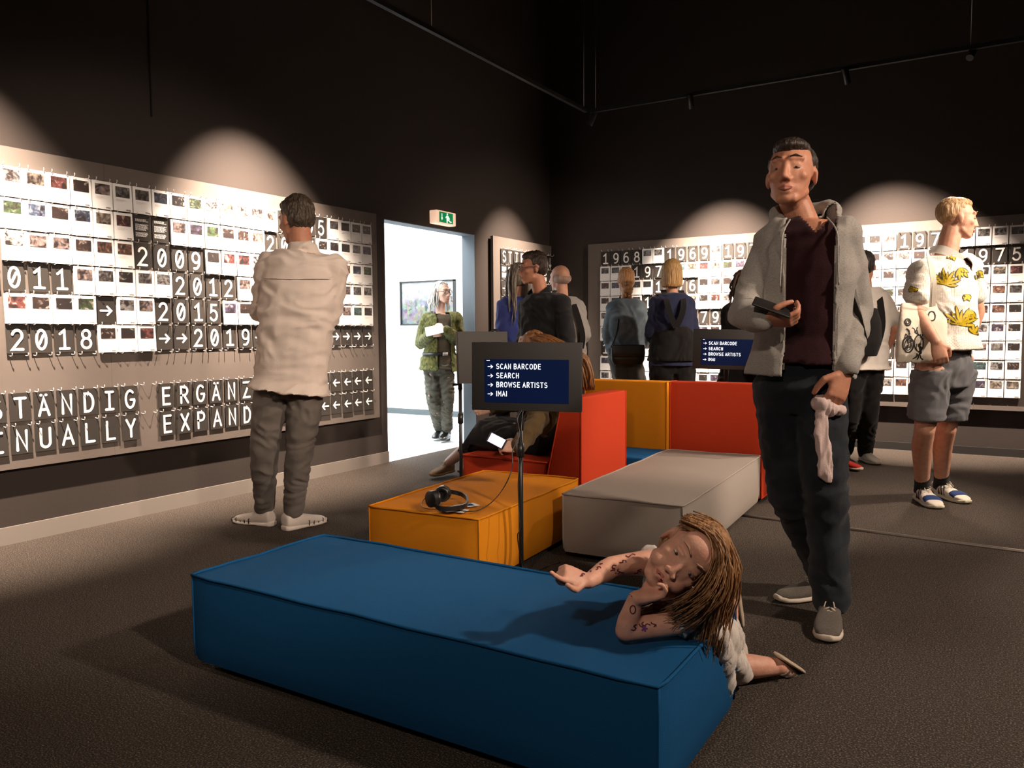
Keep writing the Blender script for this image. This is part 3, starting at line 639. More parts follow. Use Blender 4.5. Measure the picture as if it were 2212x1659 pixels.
# ------------------------------------------------------------------ lighting tracks, wires and lamp heads
def track(label, a, b):
    a, b = Vector(a), Vector(b); d = (b-a).normalized(); n = d.cross(UP)
    r = empty('lighting_track', (a+b)/2, label, 'track', 'lighting tracks')
    bm = bmesh.new(); vs = []
    for t in (a, b): vs.append([bm.verts.new(t+n*x+UP*z) for x, z in ((-.017, 0), (.017, 0), (.017, .034), (-.017, .034))])
    for k in range(4): bm.faces.new((vs[0][k], vs[0][(k+1) % 4], vs[1][(k+1) % 4], vs[1][k]))
    bm.faces.new(vs[0]); bm.faces.new(vs[1][::-1]); bmesh.ops.recalc_face_normals(bm, faces=bm.faces); obj('rail', bm, M['blackmetal'], r, False)
    L = (b-a).length; n_ = max(2, int(L/2.2)+1)
    for i in range(n_):
        p = a+d*(L*(i+.02)/(n_-.96)); p.z = a.z+.034; tubeobj('suspension_wire', [p, (p.x, p.y, CE)], .0018, M['steel'], r, 5)
    return r
track('black lighting track hung parallel to the left wall', (-3.45, -2.6, TZ+.11), (-3.45, 6.98, TZ+.11))
track('black lighting track hung parallel to the back wall', (-3.43, 7.02, TZ+.11), (2.9, 7.02, TZ+.11))
track('black lighting track hung on the right side of the room', (2.4, -1.6, TZ+.11), (2.4, 6.6, TZ+.11))
track('unseen black track added near the front wall to hold the fill lamp', (-2.9, -1.2, TZ+.11), (1.9, -1.2, TZ+.11))  # added out of view, carries only the front fill lamp
M['lens'] = mat('lamp_lens', (1, .9, .8), .5, emit=((1, .86, .72), 14))
WHERE = ['lighting the middle of the left board', 'lighting the near end of the left board', 'at the far corner, lighting the board beyond the doorway', 'over the near end of the left wall', 'on the back track, lighting the start of the back board',
         'on the back track, lighting the middle of the back board', 'on the back track, lighting the right end of the back board', 'on the back track turned into the room, its lens shining', 'on the right track, lighting the man in the patterned shirt',
         'on the right track, turned to the grey pouf', 'on the right track, turned to the man in the cream shirt', 'added as unseen fill on the front track behind the camera', 'added as fill on the right track for the women at the back board']
for (loc, aim, pw, cone), wh in zip(LAMPS, WHERE):
    a = Vector(loc); d = (Vector(aim)-a).normalized(); r = empty('spotlight', a, 'small black cylinder spotlight '+wh, 'lamp', 'track spotlights')
    back = a-d*.13
    bm = bmesh.new(); rg = tube(bm, [back, back+d*.004, a-d*.012, a-d*.004, a-d*.004, a-d*.02], [.024, .027, .027, .027, .022, .020], 20, cap=False)
    bm.faces.new(rg[0][::-1]); obj('lamp_head', bm, M['blackmetal'], r, True, 40)
    bm = bmesh.new(); 
    tube(bm, [a-d*.022, a-d*.018], .0195, 20); obj('lens', bm, M['lens'], r, False)
    top = Vector((a.x, a.y, TZ+.11)); bbox('adapter', a.x-.05, a.x+.05, a.y-.014, a.y+.014, TZ+.085, TZ+.11, M['blackmetal'], r) if i < 0 else None
    tubeobj('bracket', [a-d*.07, Vector((a.x, a.y, a.z+.02)), top], .006, M['blackmetal'], r, 8)
# thin ceiling rail high above
r0_ = empty('ceiling_lamp', P(1095, 5, 9.0), 'slim pale lamp bar high under the black ceiling', 'lamp')
tubeobj('diffuser', [P(1066, 12, 9.0), P(1130, -4, 9.3)], .016, mat('bar', (.3, .27, .24), .5, emit=((1, .9, .8), .5)), r0_, 8)
tubeobj('housing', [P(1064, 5, 9.03), P(1130, -10, 9.33)], .03, M['blackmetal'], r0_, 8)
# ------------------------------------------------------------------ exit sign over the doorway
ex = empty('exit_sign', (XW, 5.93, 2.08), 'small lit emergency exit sign box with green pictogram above the doorway', 'sign')
M['exw'] = mat('exit_housing', (.8, .6, .45), .5, emit=((1.0, .62, .42), .75))
M['exg'] = mat('exit_green', (0, .2, .08), .5, emit=((0.0, .15, .045), .9)); M['exp'] = mat('exit_white', (.8, .9, .8), .5, emit=((.75, 1.0, .78), 1.1))
ey0, ey1, ez0, ez1 = 5.80, 6.095, 2.085, 2.205
bm = bmesh.new(); box(bm, XW, XW+.085, ey0, ey1, ez0, ez1); bevel(bm, .008, 3); obj('housing', bm, M['exw'], ex, True, 40)
g = bbox('green_panel', XW+.0855, XW+.0865, ey0+.035, ey1-.05, ez0+.014, ez1-.012, M['exg'], ex)
FE = Matrix(((0, 0, 1, XW+.088), (1, 0, 0, ey0+.035), (0, 1, 0, ez0+.014), (0, 0, 0, 1)))
bm = bmesh.new()
def poly(pts, z=0): bm.faces.new([bm.verts.new((a*.094, b*.094, z)) for a, b in pts])
poly([(.36, .85), (.46, .85), (.46, .45), (.56, .45), (.41, .18), (.26, .45), (.36, .45)])
poly(arc(1.28, .86, .10, .10, 0, 342, 14)); 
poly([(1.18, .72), (1.42, .72), (1.72, .42), (1.66, .36), (1.46, .52), (1.44, .40), (1.80, .20), (1.98, .20), (1.98, .12), (1.74, .10), (1.36, .28), (1.30, .02), (1.16, .02), (1.16, .40), (1.14, .56), (1.02, .44), (.96, .50)])
bmesh.ops.transform(bm, matrix=FE, verts=bm.verts); obj('pictogram', bm, M['exp'], g, False)
# ------------------------------------------------------------------ framed photograph in the next room
fr = empty('framed_picture', (-6.51, NY, 1.49), 'framed colour photograph of a crowded street on the white wall of the next room', 'picture')
x0, x1, z0, z1 = -6.92, -6.02, 1.20, 1.785
bm = bmesh.new()
for a in ((x0, x1, z1-.018, z1), (x0, x1, z0, z0+.018), (x0, x0+.018, z0, z1), (x1-.018, x1, z0, z1)): box(bm, a[0], a[1], NY-.045, NY, a[2], a[3])
bmesh.ops.recalc_face_normals(bm, faces=bm.faces); obj('frame', bm, M['plastic'], fr, False)
def street():
    m = bpy.data.materials.new('street_print'); m.use_nodes = True; nt = m.node_tree; b = nt.nodes['Principled BSDF']; b.inputs['Roughness'].default_value = .3
    tc = nt.nodes.new('ShaderNodeTexCoord'); v = nt.nodes.new('ShaderNodeTexVoronoi'); v.inputs['Scale'].default_value = 22
    nt.links.new(tc.outputs['Object'], v.inputs['Vector'])
    hs = nt.nodes.new('ShaderNodeHueSaturation'); hs.inputs['Saturation'].default_value = .45; hs.inputs['Value'].default_value = .16; nt.links.new(v.outputs['Color'], hs.inputs['Color'])
    n = nt.nodes.new('ShaderNodeTexNoise'); n.inputs['Scale'].default_value = 9; nt.links.new(tc.outputs['Object'], n.inputs['Vector'])
    sp = nt.nodes.new('ShaderNodeSeparateXYZ'); nt.links.new(tc.outputs['Object'], sp.inputs[0])
    ad = nt.nodes.new('ShaderNodeMath'); ad.operation = 'MULTIPLY_ADD'; ad.inputs[1].default_value = 2.2; ad.inputs[2].default_value = -3.72; nt.links.new(sp.outputs['Z'], ad.inputs[0])
    a2 = nt.nodes.new('ShaderNodeMath'); a2.operation = 'ADD'; a2.use_clamp = True; nt.links.new(ad.outputs[0], a2.inputs[0]); nt.links.new(n.outputs[0], a2.inputs[1])
    mx = nt.nodes.new('ShaderNodeMix'); mx.data_type = 'RGBA'; mx.inputs['B'].default_value = (.40, .42, .43, 1); nt.links.new(a2.outputs[0], mx.inputs['Factor']); nt.links.new(hs.outputs[0], mx.inputs['A'])
    nt.links.new(mx.outputs['Result'], b.inputs['Base Color']); return m
bbox('print', x0+.018, x1-.018, NY-.020, NY-.012, z0+.018, z1-.018, street(), fr)
# ------------------------------------------------------------------ people: lofted solids fused into one skin
from mathutils.kdtree import KDTree
def _sph(u=18, v=12):
    V, Fc = [], []
    for i in range(v+1):
        a = math.pi*i/v
        for k in range(u): b = 2*math.pi*k/u; V.append((math.sin(a)*math.cos(b), math.sin(a)*math.sin(b), math.cos(a)))
    for i in range(v):
        for k in range(u): Fc.append((i*u+k, (i+1)*u+k, (i+1)*u+(k+1) % u, i*u+(k+1) % u))
    return np.array(V), Fc
SPH = _sph()
def A3(v): return np.array((v[0], v[1], v[2]), float)
def rotm(axis, deg): return np.array(Matrix.Rotation(math.radians(deg), 3, Vector(axis)))
class Solid:
    def __init__(s): s.V = []; s.F = []; s.n = 0
    def add(s, V, Fc): s.V.append(V); s.F += [tuple(i+s.n for i in f) for f in Fc]; s.n += len(V); return s
    def ell(s, c, r, R=None):
        V = SPH[0]*np.array(r if hasattr(r, '__len__') else (r, r, r)); V = V if R is None else V @ np.array(R).T
        return s.add(V+A3(c), SPH[1])
    def loft(s, secs, n=20, power=2.0, cap=True):
        """secs: (centre, axis a, half width a, axis b, half width b)"""
        V = []; Fc = []
        for c, a, ra, b, rb in secs:
            c, a, b = A3(c), A3(a), A3(b)
            for k in range(n):
                t = 2*math.pi*k/n; ca, sa = math.cos(t), math.sin(t)
                if power != 2: ca = math.copysign(abs(ca)**(2/power), ca); sa = math.copysign(abs(sa)**(2/power), sa)
                V.append(c+a*ra*ca+b*rb*sa)
        m = len(secs)
        for i in range(m-1):
            for k in range(n): Fc.append((i*n+k, i*n+(k+1) % n, (i+1)*n+(k+1) % n, (i+1)*n+k))
        if cap: Fc.append(tuple(range(n))[::-1]); Fc.append(tuple((m-1)*n+k for k in range(n)))
        return s.add(np.array(V), Fc)
    def cap(s, p0, r0, p1, r1, flat=None, ends=(1, 1)):
        """tapered limb; flat=(axis, factor) squashes it"""
        p0, p1 = A3(p0), A3(p1); d = p1-p0; L = np.linalg.norm(d)
        if L < 1e-6: return s.ell(p0, r0)
        d /= L; a = np.array((0, 0, 1.0)) if abs(d[2]) < .9 else np.array((1.0, 0, 0)); 
        if flat is not None: a = A3(flat[0])
        a = a-d*a.dot(d); a /= np.linalg.norm(a); b = np.cross(d, a); k = flat[1] if flat is not None else 1.0
        s.loft([(p0, a, r0*k, b, r0), (p1, a, r1*k, b, r1)], 16)
        R = np.stack([a, b, d], 1)
        if ends[0]: s.ell(p0, (r0*k, r0, r0*.95), R)
        if ends[1]: s.ell(p1, (r1*k, r1, r1*.95), R)
        return s
    def chain(s, pts, rs, **k):
        for i in range(len(pts)-1): s.cap(pts[i], rs[i], pts[i+1], rs[i+1], **k)
        return s
    def mesh(s, voxel, smooth=3, name='tmp'):
        me = bpy.data.meshes.new(name); me.from_pydata(np.concatenate(s.V).tolist(), [], s.F); me.update()
        o = bpy.data.objects.new('tmp', me); C.objects.link(o)
        r = o.modifiers.new('r', 'REMESH'); r.mode = 'VOXEL'; r.voxel_size = voxel; r.adaptivity = 0
        if smooth: q = o.modifiers.new('s', 'SMOOTH'); q.iterations = smooth; q.factor = .5
        out = bpy.data.meshes.new_from_object(o.evaluated_get(bpy.context.evaluated_depsgraph_get()))
        bpy.data.objects.remove(o); bpy.data.meshes.remove(me); return out
def getco(me): a = np.zeros(len(me.vertices)*3); me.vertices.foreach_get('co', a); return a.reshape(-1, 3)
def getno(me): a = np.zeros(len(me.vertices)*3); me.vertices.foreach_get('normal', a); return a.reshape(-1, 3)
def setco(me, a): me.vertices.foreach_set('co', a.ravel()); me.update()
def folds(me, amp=.006, f=(14, 14, 14), seed=0, where=None):
    """soft cloth folds: ridged noise along the normals"""
    V = getco(me); N = getno(me); d = np.empty(len(V))
    for i, p in enumerate(V):
        q = Vector((p[0]*f[0]+seed*7.3, p[1]*f[1], p[2]*f[2]))
        w_ = noise.noise(q*.45); d[i] = 1-2.4*abs(noise.noise(q+Vector((w_, w_, w_))*1.8))+.35*noise.noise(q*2.3)
    d = (d-.25)*amp
    if where is not None: d *= np.array([where(p) for p in V])
    setco(me, V+N*d[:, None])
def cut(me, test, thick=.005):
    """drop the faces where test(centre, normal) is true and give the rest cloth thickness"""
    bm = bmesh.new(); bm.from_mesh(me); bm.normal_update()
    bmesh.ops.delete(bm, geom=[f for f in bm.faces if test(f.calc_center_median(), f.normal)], context='FACES')
    if thick:
        bm.normal_update(); n0 = [v.co.copy() for v in bm.verts]; kd = KDTree(len(n0))
        for i, c_ in enumerate(n0): kd.insert(c_, i)
        kd.balance(); bmesh.ops.solidify(bm, geom=list(bm.faces), thickness=thick)
        for v in bm.verts:
            c_, i, d_ = kd.find(v.co)
            if d_ > thick*1.6: v.co = c_+(v.co-c_)*(thick/d_)
    bm.to_mesh(me); bm.free(); me.update()
def skinmat(name, col, red=.75): 
    return mat(name, col, .5, .35, (220, .12), (30, (col[0]*.86, col[1]*red, col[2]*red), .4, .75), sss=.12)
def clothmat(name, col, var=None, sc=(1, 1, 1)): return mat(name, col, .88, .12, (420, .35, sc), var, sheen=.1)
def hairmat(name, c1, c2): return mat(name, c1, .45, .4, (160, .8, (1, 1, .15)), (110, c2, .35, .65, (1, 1, .12)))
class Man:
    """a figure from joints in room coordinates; s scales every thickness (1 = 1.80 m tall)"""
    def __init__(s, label, root, sc, fwd, headfwd, headroll=0, skin=None, vox=.008, fem=False, group=None):
        s.s = sc; s.fwd = Vector(fwd).normalized(); s.right = s.fwd.cross(UP).normalized(); s.j = {}; s.vox = vox; s.fem = fem
        s.root = empty('person', root, label, 'person', group); s.skin = skin; s.hands = {}; s.bare = set()
        hf = Vector(headfwd).normalized(); hr = hf.cross(UP).normalized(); hu = hr.cross(hf)
        if headroll: q = Matrix.Rotation(math.radians(headroll), 3, hf); hr = q @ hr; hu = q @ hu
        s.HR = np.stack([A3(hr), A3(hf), A3(hu)], 1)
    def H(s, x, y, z): return A3(s.j['head'])+s.HR @ (np.array((x, y, z))*s.s*s.hs)
    hs = 1.0
    def stand(s, base, h=None, lean=(0, 0), stance=.10, toe=12):
        """default upright joints above the floor point base"""
        b = Vector(base); k = s.s; R, F = s.right, s.fwd; j = s.j
        def p(x, y, z): return b+R*x*k+F*y*k+UP*z*k
        j['head'] = p(0, .03, 1.685); j['neck'] = p(0, 0, 1.475); j['pelvis'] = p(0, 0, .93)
        for sg, n in ((1, 'R'), (-1, 'L')):
            j['sh'+n] = p(sg*(.175 if not s.fem else .155), -.01, 1.43); j['el'+n] = p(sg*.235, -.03, 1.13); j['wr'+n] = p(sg*.235, .06, .88)
            j['hip'+n] = p(sg*.092, 0, .90); j['kn'+n] = p(sg*stance*.97, .02, .49); j['an'+n] = p(sg*stance, -.03, .085)
            j['toe'+n] = p(sg*(stance+.2*math.sin(math.radians(toe))), .17, .0)
        return s
    def torso(s, S, g=0.0, hem=None, hemr=None, neckr=1.0, top=1.0, waist=None, squash=1.0):
        """g inflates; hem = metres below the hip joints; hemr = (half width, half depth) there"""
        j, k = s.j, s.s; hip = (j['hipL']+j['hipR'])/2; sh = (j['shL']+j['shR'])/2; nk = j['neck']
        ax = (j['hipR']-j['hipL']).normalized(); ax2 = (j['shR']-j['shL']).normalized()
        W = dict(m=[(0, .160, .112), (.12, .164, .112), (.34, .146, .100), (.55, .156, .110), (.78, .172, .118), (.92, .165, .098), (1.0, .105, .072)],
                 f=[(0, .168, .115), (.12, .170, .112), (.38, .125, .092), (.60, .142, .112), (.78, .150, .110), (.92, .145, .088), (1.0, .085, .062)])['f' if s.fem else 'm']
        secs = []
        def sec(c, a, ra, rb, up):
            a = (a-up*a.dot(up)).normalized(); b = up.cross(a); secs.append((c, a, ra*k+g, b, (rb*k+g)*squash))
        up0 = (sh-hip).normalized()
        lowt = -1
        if hem and hem < 0:
            hr = hemr or (.18, .13); sec(hip-up0*hem*k, ax, hr[0], hr[1], up0); lowt = -hem*k/(sh-hip).length+.06
        elif hem:
            hr = hemr or (.185, .135)
            for t in (1.0, .5): sec(hip-up0*hem*k*t, ax, W[0][1]+(hr[0]-W[0][1])*t, W[0][2]+(hr[1]-W[0][2])*t, up0)
        else: sec(hip-up0*.07*k, ax, .120, .090, up0)
        for t, a, b in W:
            if t > top: break
            if t < lowt: continue
            if waist and .2 < t < .7: a += waist; b += waist
            c = hip.lerp(nk, t) if t > .8 else hip.lerp(sh.lerp(nk, .2), t)
            sec(c, ax.lerp(ax2, t), a, b, up0)
        S.loft(secs, 24, 2.35)
        for n in 'LR':
            sh_ = j['sh'+n]; S.cap(nk.lerp(sh_, .30)-up0*.045*k, .052*k+g, sh_-up0*.005*k, .052*k+g)
        return S
    def head(s, S, ears=True, child=False):
        e = lambda x, y, z, r, R=None: S.ell(s.H(x, y, z), np.array(r if hasattr(r, '__len__') else (r,)*3)*s.s*s.hs, s.HR if R is None else s.HR @ R)
        c = lambda a, ra, b, rb: S.cap(s.H(*a), ra*s.s*s.hs, s.H(*b), rb*s.s*s.hs)
        e(0, -.012, .030, (.075, .094, .084)); e(0, .022, -.010, (.066, .070, .085)); e(0, .030, -.055, (.054, .056, .050)); e(0, .060, -.092, (.026, .024, .019))
        for g in (-1, 1):
            c((g*.046, .012, -.060), .017, (g*.020, .060, -.092), .016)                       # jaw line
            e(g*.040, .056, -.018, (.024, .022, .020))                                         # cheek bone
            if not child: c((g*.012, .088, .034), .0095, (g*.046, .070, .034), .0095)           # brow
            e(g*.0125, .095, -.036, (.0085, .010, .008))                                       # nostril wing
            c((g*.020, .085, .0145), .0055, (g*.042, .074, .0130), .005)                       # upper lid
            if ears:
                Re = rotm((0, 0, 1), g*-22); e(g*.0760, -.010, -.006, (.007, .016, .029), Re); e(g*.077, -.017, .006, (.006, .012, .015), Re)
        if child:
            for g in (-1, 1): e(g*.034, .052, -.048, (.030, .034, .028))
            e(0, .050, .050, (.060, .040, .045)); c((0, .084, .010), .007, (0, .095, -.024), .009); e(0, .097, -.030, (.010, .009, .008))
        else:
            c((0, .086, .024), .0085, (0, .104, -.024), .0105); e(0, .106, -.030, (.0115, .011, .010))
        e(0, .078, -.060, (.024, .015, .016)); e(0, .080, -.076, (.020, .010, .007))
    def facebits(s, lip=(.42, .12, .09), eyes=True, brow=(.03, .02, .015), glasses=None):
        k = s.s*s.hs
        if eyes:
            for g in (-1, 1):
                S = Solid(); S.ell(s.H(g*.031, .0785, .0030), np.array((.0125, .0070, .0048))*k, s.HR)
                m = bpy.data.meshes.new('eye'); m.from_pydata(np.concatenate(S.V).tolist(), [], S.F); e = link('eye', m, EYEW, s.root)
                S = Solid(); S.ell(s.H(g*.031, .0835, .0028), np.array((.0048, .0030, .0040))*k, s.HR)
                m = bpy.data.meshes.new('iris'); m.from_pydata(np.concatenate(S.V).tolist(), [], S.F); link('iris', m, EYED, e)
                bm = bmesh.new(); tube(bm, [s.H(g*.013, .0975, .036), s.H(g*.030, .0925, .042), s.H(g*.048, .078, .037)], [.0022*k, .0030*k, .0014*k], 6); obj('eyebrow', bm, mat('brow', brow, .8), s.root)
        S = Solid(); 
        for a, b, r0, r1 in (((-.021, .087, -.062), (0, .0955, -.0585), .0028, .0052), ((.021, .087, -.062), (0, .0955, -.0585), .0028, .0052), ((-.018, .087, -.0655), (0, .0945, -.0685), .0028, .006), ((.018, .087, -.0655), (0, .0945, -.0685), .0028, .006)): S.cap(s.H(*a), r0*k, s.H(*b), r1*k)
        link('lips', S.mesh(.0022, 2), mat('lip', lip, .5), s.root)
        if glasses:
            g_ = bmesh.new()
            for g in (-1, 1):
                tube(g_, [s.H(g*.034+math.cos(t)*.025, .098+math.cos(t)*g*-.006, .004+math.sin(t)*.020) for t in [i*math.pi/9 for i in range(18)]], .0022*k, 6, closed=True)
                tube(g_, [s.H(g*.060, .090, .008), s.H(g*.080, .040, .010), s.H(g*.083, -.012, .008), s.H(g*.082, -.022, -.004)], .0022*k, 6)
            tube(g_, [s.H(-.010, .104, .008), s.H(.010, .104, .008)], .0022*k, 6); obj('glasses', g_, mat('glasses', glasses, .3, .5), s.root)
    def neckseg(s, S, g=0): 
        a = s.j['neck']; b = Vector(s.H(0, -.022, -.055)); k = s.s; S.cap(a-UP*.03*k, (.062 if not s.fem else .05)*k+g, b, (.054 if not s.fem else .045)*k+g)
    def hand(s, S, n, d, palm, curl=25, thumb=(.6, .5), side=None, fist=0, curls=None, size=1.0):
        """n 'L'/'R'; d = wrist to fingers; palm = the way the palm looks"""
        w_ = s.j['wr'+n]; k = s.s*size*.98; d = Vector(d).normalized(); p = Vector(palm); p = (p-d*p.dot(d)).normalized()
        x = d.cross(p) if n == 'R' else p.cross(d)      # towards the thumb
        x = x.normalized(); 
        mid = w_+d*.050*k
        S.loft([(w_, x, .028*k, p, .021*k), (w_+d*.03*k, x, .036*k, p, .018*k), (w_+d*.07*k, x, .042*k, p, .016*k), (w_+d*.098*k, x, .040*k, p, .012*k)], 16, 2.4)
        S.ell(w_+d*.045*k+x*.026*k+p*.008*k, (.020*k, .020*k, .026*k))
        out = []
        for i, (off, L) in enumerate(((.031, .074), (.0105, .083), (-.0105, .077), (-.031, .060))):
            c = curls[i] if curls else curl+4*i
            b = w_+d*.092*k+x*off*k; q = d.copy(); seg = (.42, .32, .26); r = .0098*k-(.0012*k if i == 3 else 0); pts = [b-d*.02*k]
            ax = d.cross(p).normalized(); sp = Matrix.Rotation(math.radians((1.5-i)*-3.2*(1 if n == 'R' else -1)), 3, p); q = sp @ q
            cur = b; 
            pts.append(cur)
            for m_, f in enumerate(seg):
                q = Matrix.Rotation(math.radians(c*(.8, 1.15, .8)[m_]), 3, ax) @ q
                cur = cur+q*L*f*k; pts.append(cur.copy())
            S.chain(pts, [r*1.05, r*1.05, r, r*.93, r*.82]); out.append(pts)
        t0 = w_+d*.028*k+x*.026*k; t1 = t0+(d*.55+x*.75+p*thumb[0]*.5).normalized()*.040*k; t2 = t1+(d*.85+x*.25*(1-thumb[1])+p*thumb[1]).normalized()*.032*k; t3 = t2+(d*.9-x*.2*thumb[1]+p*thumb[1]*.9).normalized()*.025*k
        S.chain([t0, t1, t2, t3], [.0155*k, .0125*k, .0112*k, .0092*k]); out.append([t0, t1, t2, t3])
        return out
    def arm(s, S, n, g=0.0, to=1.0, upper=None):
        j, k = s.j, s.s; a, b, c = j['sh'+n], j['el'+n], j['wr'+n]; f = .88 if s.fem else 1
        r = [.051*k*f+g, .046*k*f+g, .040*k*f+g, .041*k*f+g, .027*k*f+g]
        if upper is not None: S.cap(a, r[0], a.lerp(b, upper), r[1]+.006); return
        S.chain([a, a.lerp(b, .4), b, b.lerp(c, .25), b.lerp(c, to)], [r[0], r[1], r[2], r[3], r[4]+(r[3]-r[4])*(1-to)], )
    def leg(s, S, n, g=0.0, rs=(.086, .072, .056, .057, .040), to=1.0):
        j, k = s.j, s.s; a, b, c = j['hip'+n], j['kn'+n], j['an'+n]; f = .95 if s.fem else 1
        bk = -s.fwd*.012*k
        S.chain([a, a.lerp(b, .5), b, b.lerp(c, .28)+bk, b.lerp(c, to)], [r*k*f+g for r in rs])
    def build_body(s, legs=True, handspec=None, facek=None, extra=None):
        S = Solid(); s.torso(S, -.012, neckr=1); s.neckseg(S); s.head(S)
        for n in 'LR':
            s.arm(S, n)
            hsx = (handspec or {}).get(n)
            if hsx is not False:
                d = (s.j['wr'+n]-s.j['el'+n]).normalized(); sp = dict(d=d, palm=(-s.right if n == 'R' else s.right), curl=22)
                if hsx: sp.update(hsx)
                s.hands[n] = s.hand(S, n, sp.pop('d'), sp.pop('palm'), **sp)
            if legs: s.leg(S, n, to=.97)
        if extra: extra(S)
        me = S.mesh(s.vox, 2); s.body = link('body', me, s.skin, s.root); return s.body
    def cloth(s, name, S, m, vox=None, smooth=3, amp=.005, f=(13, 13, 9), seed=0, where=None, cutf=None, thick=.004, parent=None):
        me = S.mesh(vox or max(.009, s.vox*1.2), smooth); 
        if amp: folds(me, amp, f, seed, where)
        if cutf: cut(me, cutf, thick)
        return link(name, me, m, parent or s.root)
    def trousers(s, m, rs=(.098, .086, .072, .068, .060), name='trousers', to=1.0, seed=1, amp=.006, top=.05, f=(12, 12, 10)):
        S = Solid(); j, k = s.j, s.s; hip = (j['hipL']+j['hipR'])/2; up0 = (j['neck']-hip).normalized(); ax = (j['hipR']-j['hipL']).normalized(); b = up0.cross(ax)
        ww = .172 if s.fem else .164
        S.loft([(hip-up0*.09*k, ax, .135*k, b, .095*k), (hip, ax, ww*k, b, .125*k), (hip+up0*top*k*.5, ax, (ww-.010)*k, b, .114*k), (hip+up0*(top+.04)*k, ax, (ww-.030)*k, b, .098*k)], 24, 2.3)
        for n in 'LR': s.leg(S, n, rs=rs, to=to)
        return s.cloth(name, S, m, amp=amp, seed=seed, f=f)
    def shoe(s, n, up_m, sole_m, lace_m=None, L=.285, w_=.052, high=.0, tip=None, lift=0.0):
        """upper with sole and laces; heel under the ankle, toe towards joint toe"""
        j, k = s.j, s.s; an = j['an'+n]; t = j['toe'+n]-an; t.z = 0; t.normalize(); x = t.cross(UP).normalized(); z0 = an.z-.085*k+lift
        h = Vector((an.x, an.y, 0))-t*.060*k; L *= k; w_ *= k
        def sec(u, hw, z1, z2): c = h+t*L*u+UP*(z0+(z1+z2)/2*k); return (c, x, hw*w_, UP, (z2-z1)/2*k)
        S = Solid(); S.loft([sec(0.0, .50, .03, .082), sec(.03, .68, .016, .098+high*.3), sec(.16, .76, .012, .112+high), sec(.30, .78, .012, .104+high*.7), sec(.42, .80, .012, .078), sec(.58, .92, .012, .066), sec(.74, .97, .012, .054), sec(.90, .80, .012, .044), sec(.985, .42, .014, .032)], 18, 2.6)
        u = link('shoe', S.mesh(.0065, 2), up_m, s.root)
        S = Solid(); S.loft([sec(-.015, .42, .004, .034), sec(.02, .66, .0, .032), sec(.2, .78, .0, .028), sec(.42, .84, .002, .024), sec(.6, .99, .0, .024), sec(.78, 1.03, .0, .026), sec(.92, .86, .002, .028), sec(1.015, .40, .010, .034)], 18, 3.2)
        link('sole', S.mesh(.0065, 1), sole_m, u)
        if lace_m:
            bm = bmesh.new()
            for i in range(5):
                q = .34+.055*i; zz = .088-.0070*i; c = h+t*L*q+UP*(z0+zz*k)
                tube(bm, [c-x*.022*k-UP*.004*k, c+UP*.004*k, c+x*.022*k-UP*.004*k+t*.008], .0026*k, 5)
                tube(bm, [c+x*.022*k-UP*.004*k, c+UP*.005*k, c-x*.022*k-UP*.004*k+t*.010], .0026*k, 5)
            c = h+t*L*.36+UP*(z0+.095*k)
            for sg in (-1, 1):
                tube(bm, spline([c, c+x*sg*.02*k+UP*.012*k, c+x*sg*.030*k-UP*.002*k+t*.01, c+x*sg*.012*k, c+x*sg*.004*k], 4), .0022*k, 5)
                tube(bm, spline([c, c+x*sg*.012*k+t*.02*k+UP*.004*k, c+x*sg*.018*k+t*.045*k-UP*.012*k], 4), .0022*k, 5)
            obj('laces', bm, lace_m, u)
        return u
    def shorthair(s, m, up=0.0, seed=0, amp=.006, fit=0.0, top=.0):
        S = Solid(); e = lambda x, y, z, r: S.ell(s.H(x, y, z), np.array(r)*s.s*s.hs, s.HR)
        bk = .009 if fit < -.002 else 0
        e(0, -.028-bk, .042+up*.3, (.079+fit, .086+fit, .080+up)); e(0, -.040, .010+bk*1.6, (.0775+fit, .070+fit, .070-bk*1.8)); e(0, .006+top-bk, .086, (.060, .076, .034+up))
        for g in (-1, 1): e(g*.0635, -.002-bk, .044+bk, (.0125+fit*1.5, .026, .030))
        me = S.mesh(.005, 2)
        V = getco(me); N = getno(me); d = np.array([noise.noise(Vector((p[0]*70+seed, p[1]*70, p[2]*28)))*.7+noise.noise(Vector((p[0]*160+seed, p[1]*160, p[2]*60)))*.5 for p in V]); setco(me, V+N*(d*amp)[:, None])
        return link('hair', me, m, s.root)
    def locks(s, m, roots, fall, n=160, r=.007, name='hair', seed=0, seg=9, cap=True):
        """long hair: tapered locks from scalp points down along fall(root, t) plus a cap"""
        q = random.Random(seed); bm = bmesh.new()
        for i in range(n):
            a = roots(q); pts = [Vector(a)]
            for k in range(1, seg+1): pts.append(Vector(fall(Vector(a), k/seg, q, i)))
            rr_ = r*q.uniform(.6, 1.3); tube(bm, pts, [rr_*(.75 if k == 0 else 1)*(1-.82*(k/seg)**3) for k in range(seg+1)], 5)
        o = obj(name, bm, m, s.root)
        return o
EYEW = mat('eye_white', (.26, .20, .17), .4, .4); EYED = mat('eye_iris', (.03, .03, .025), .2, .5)
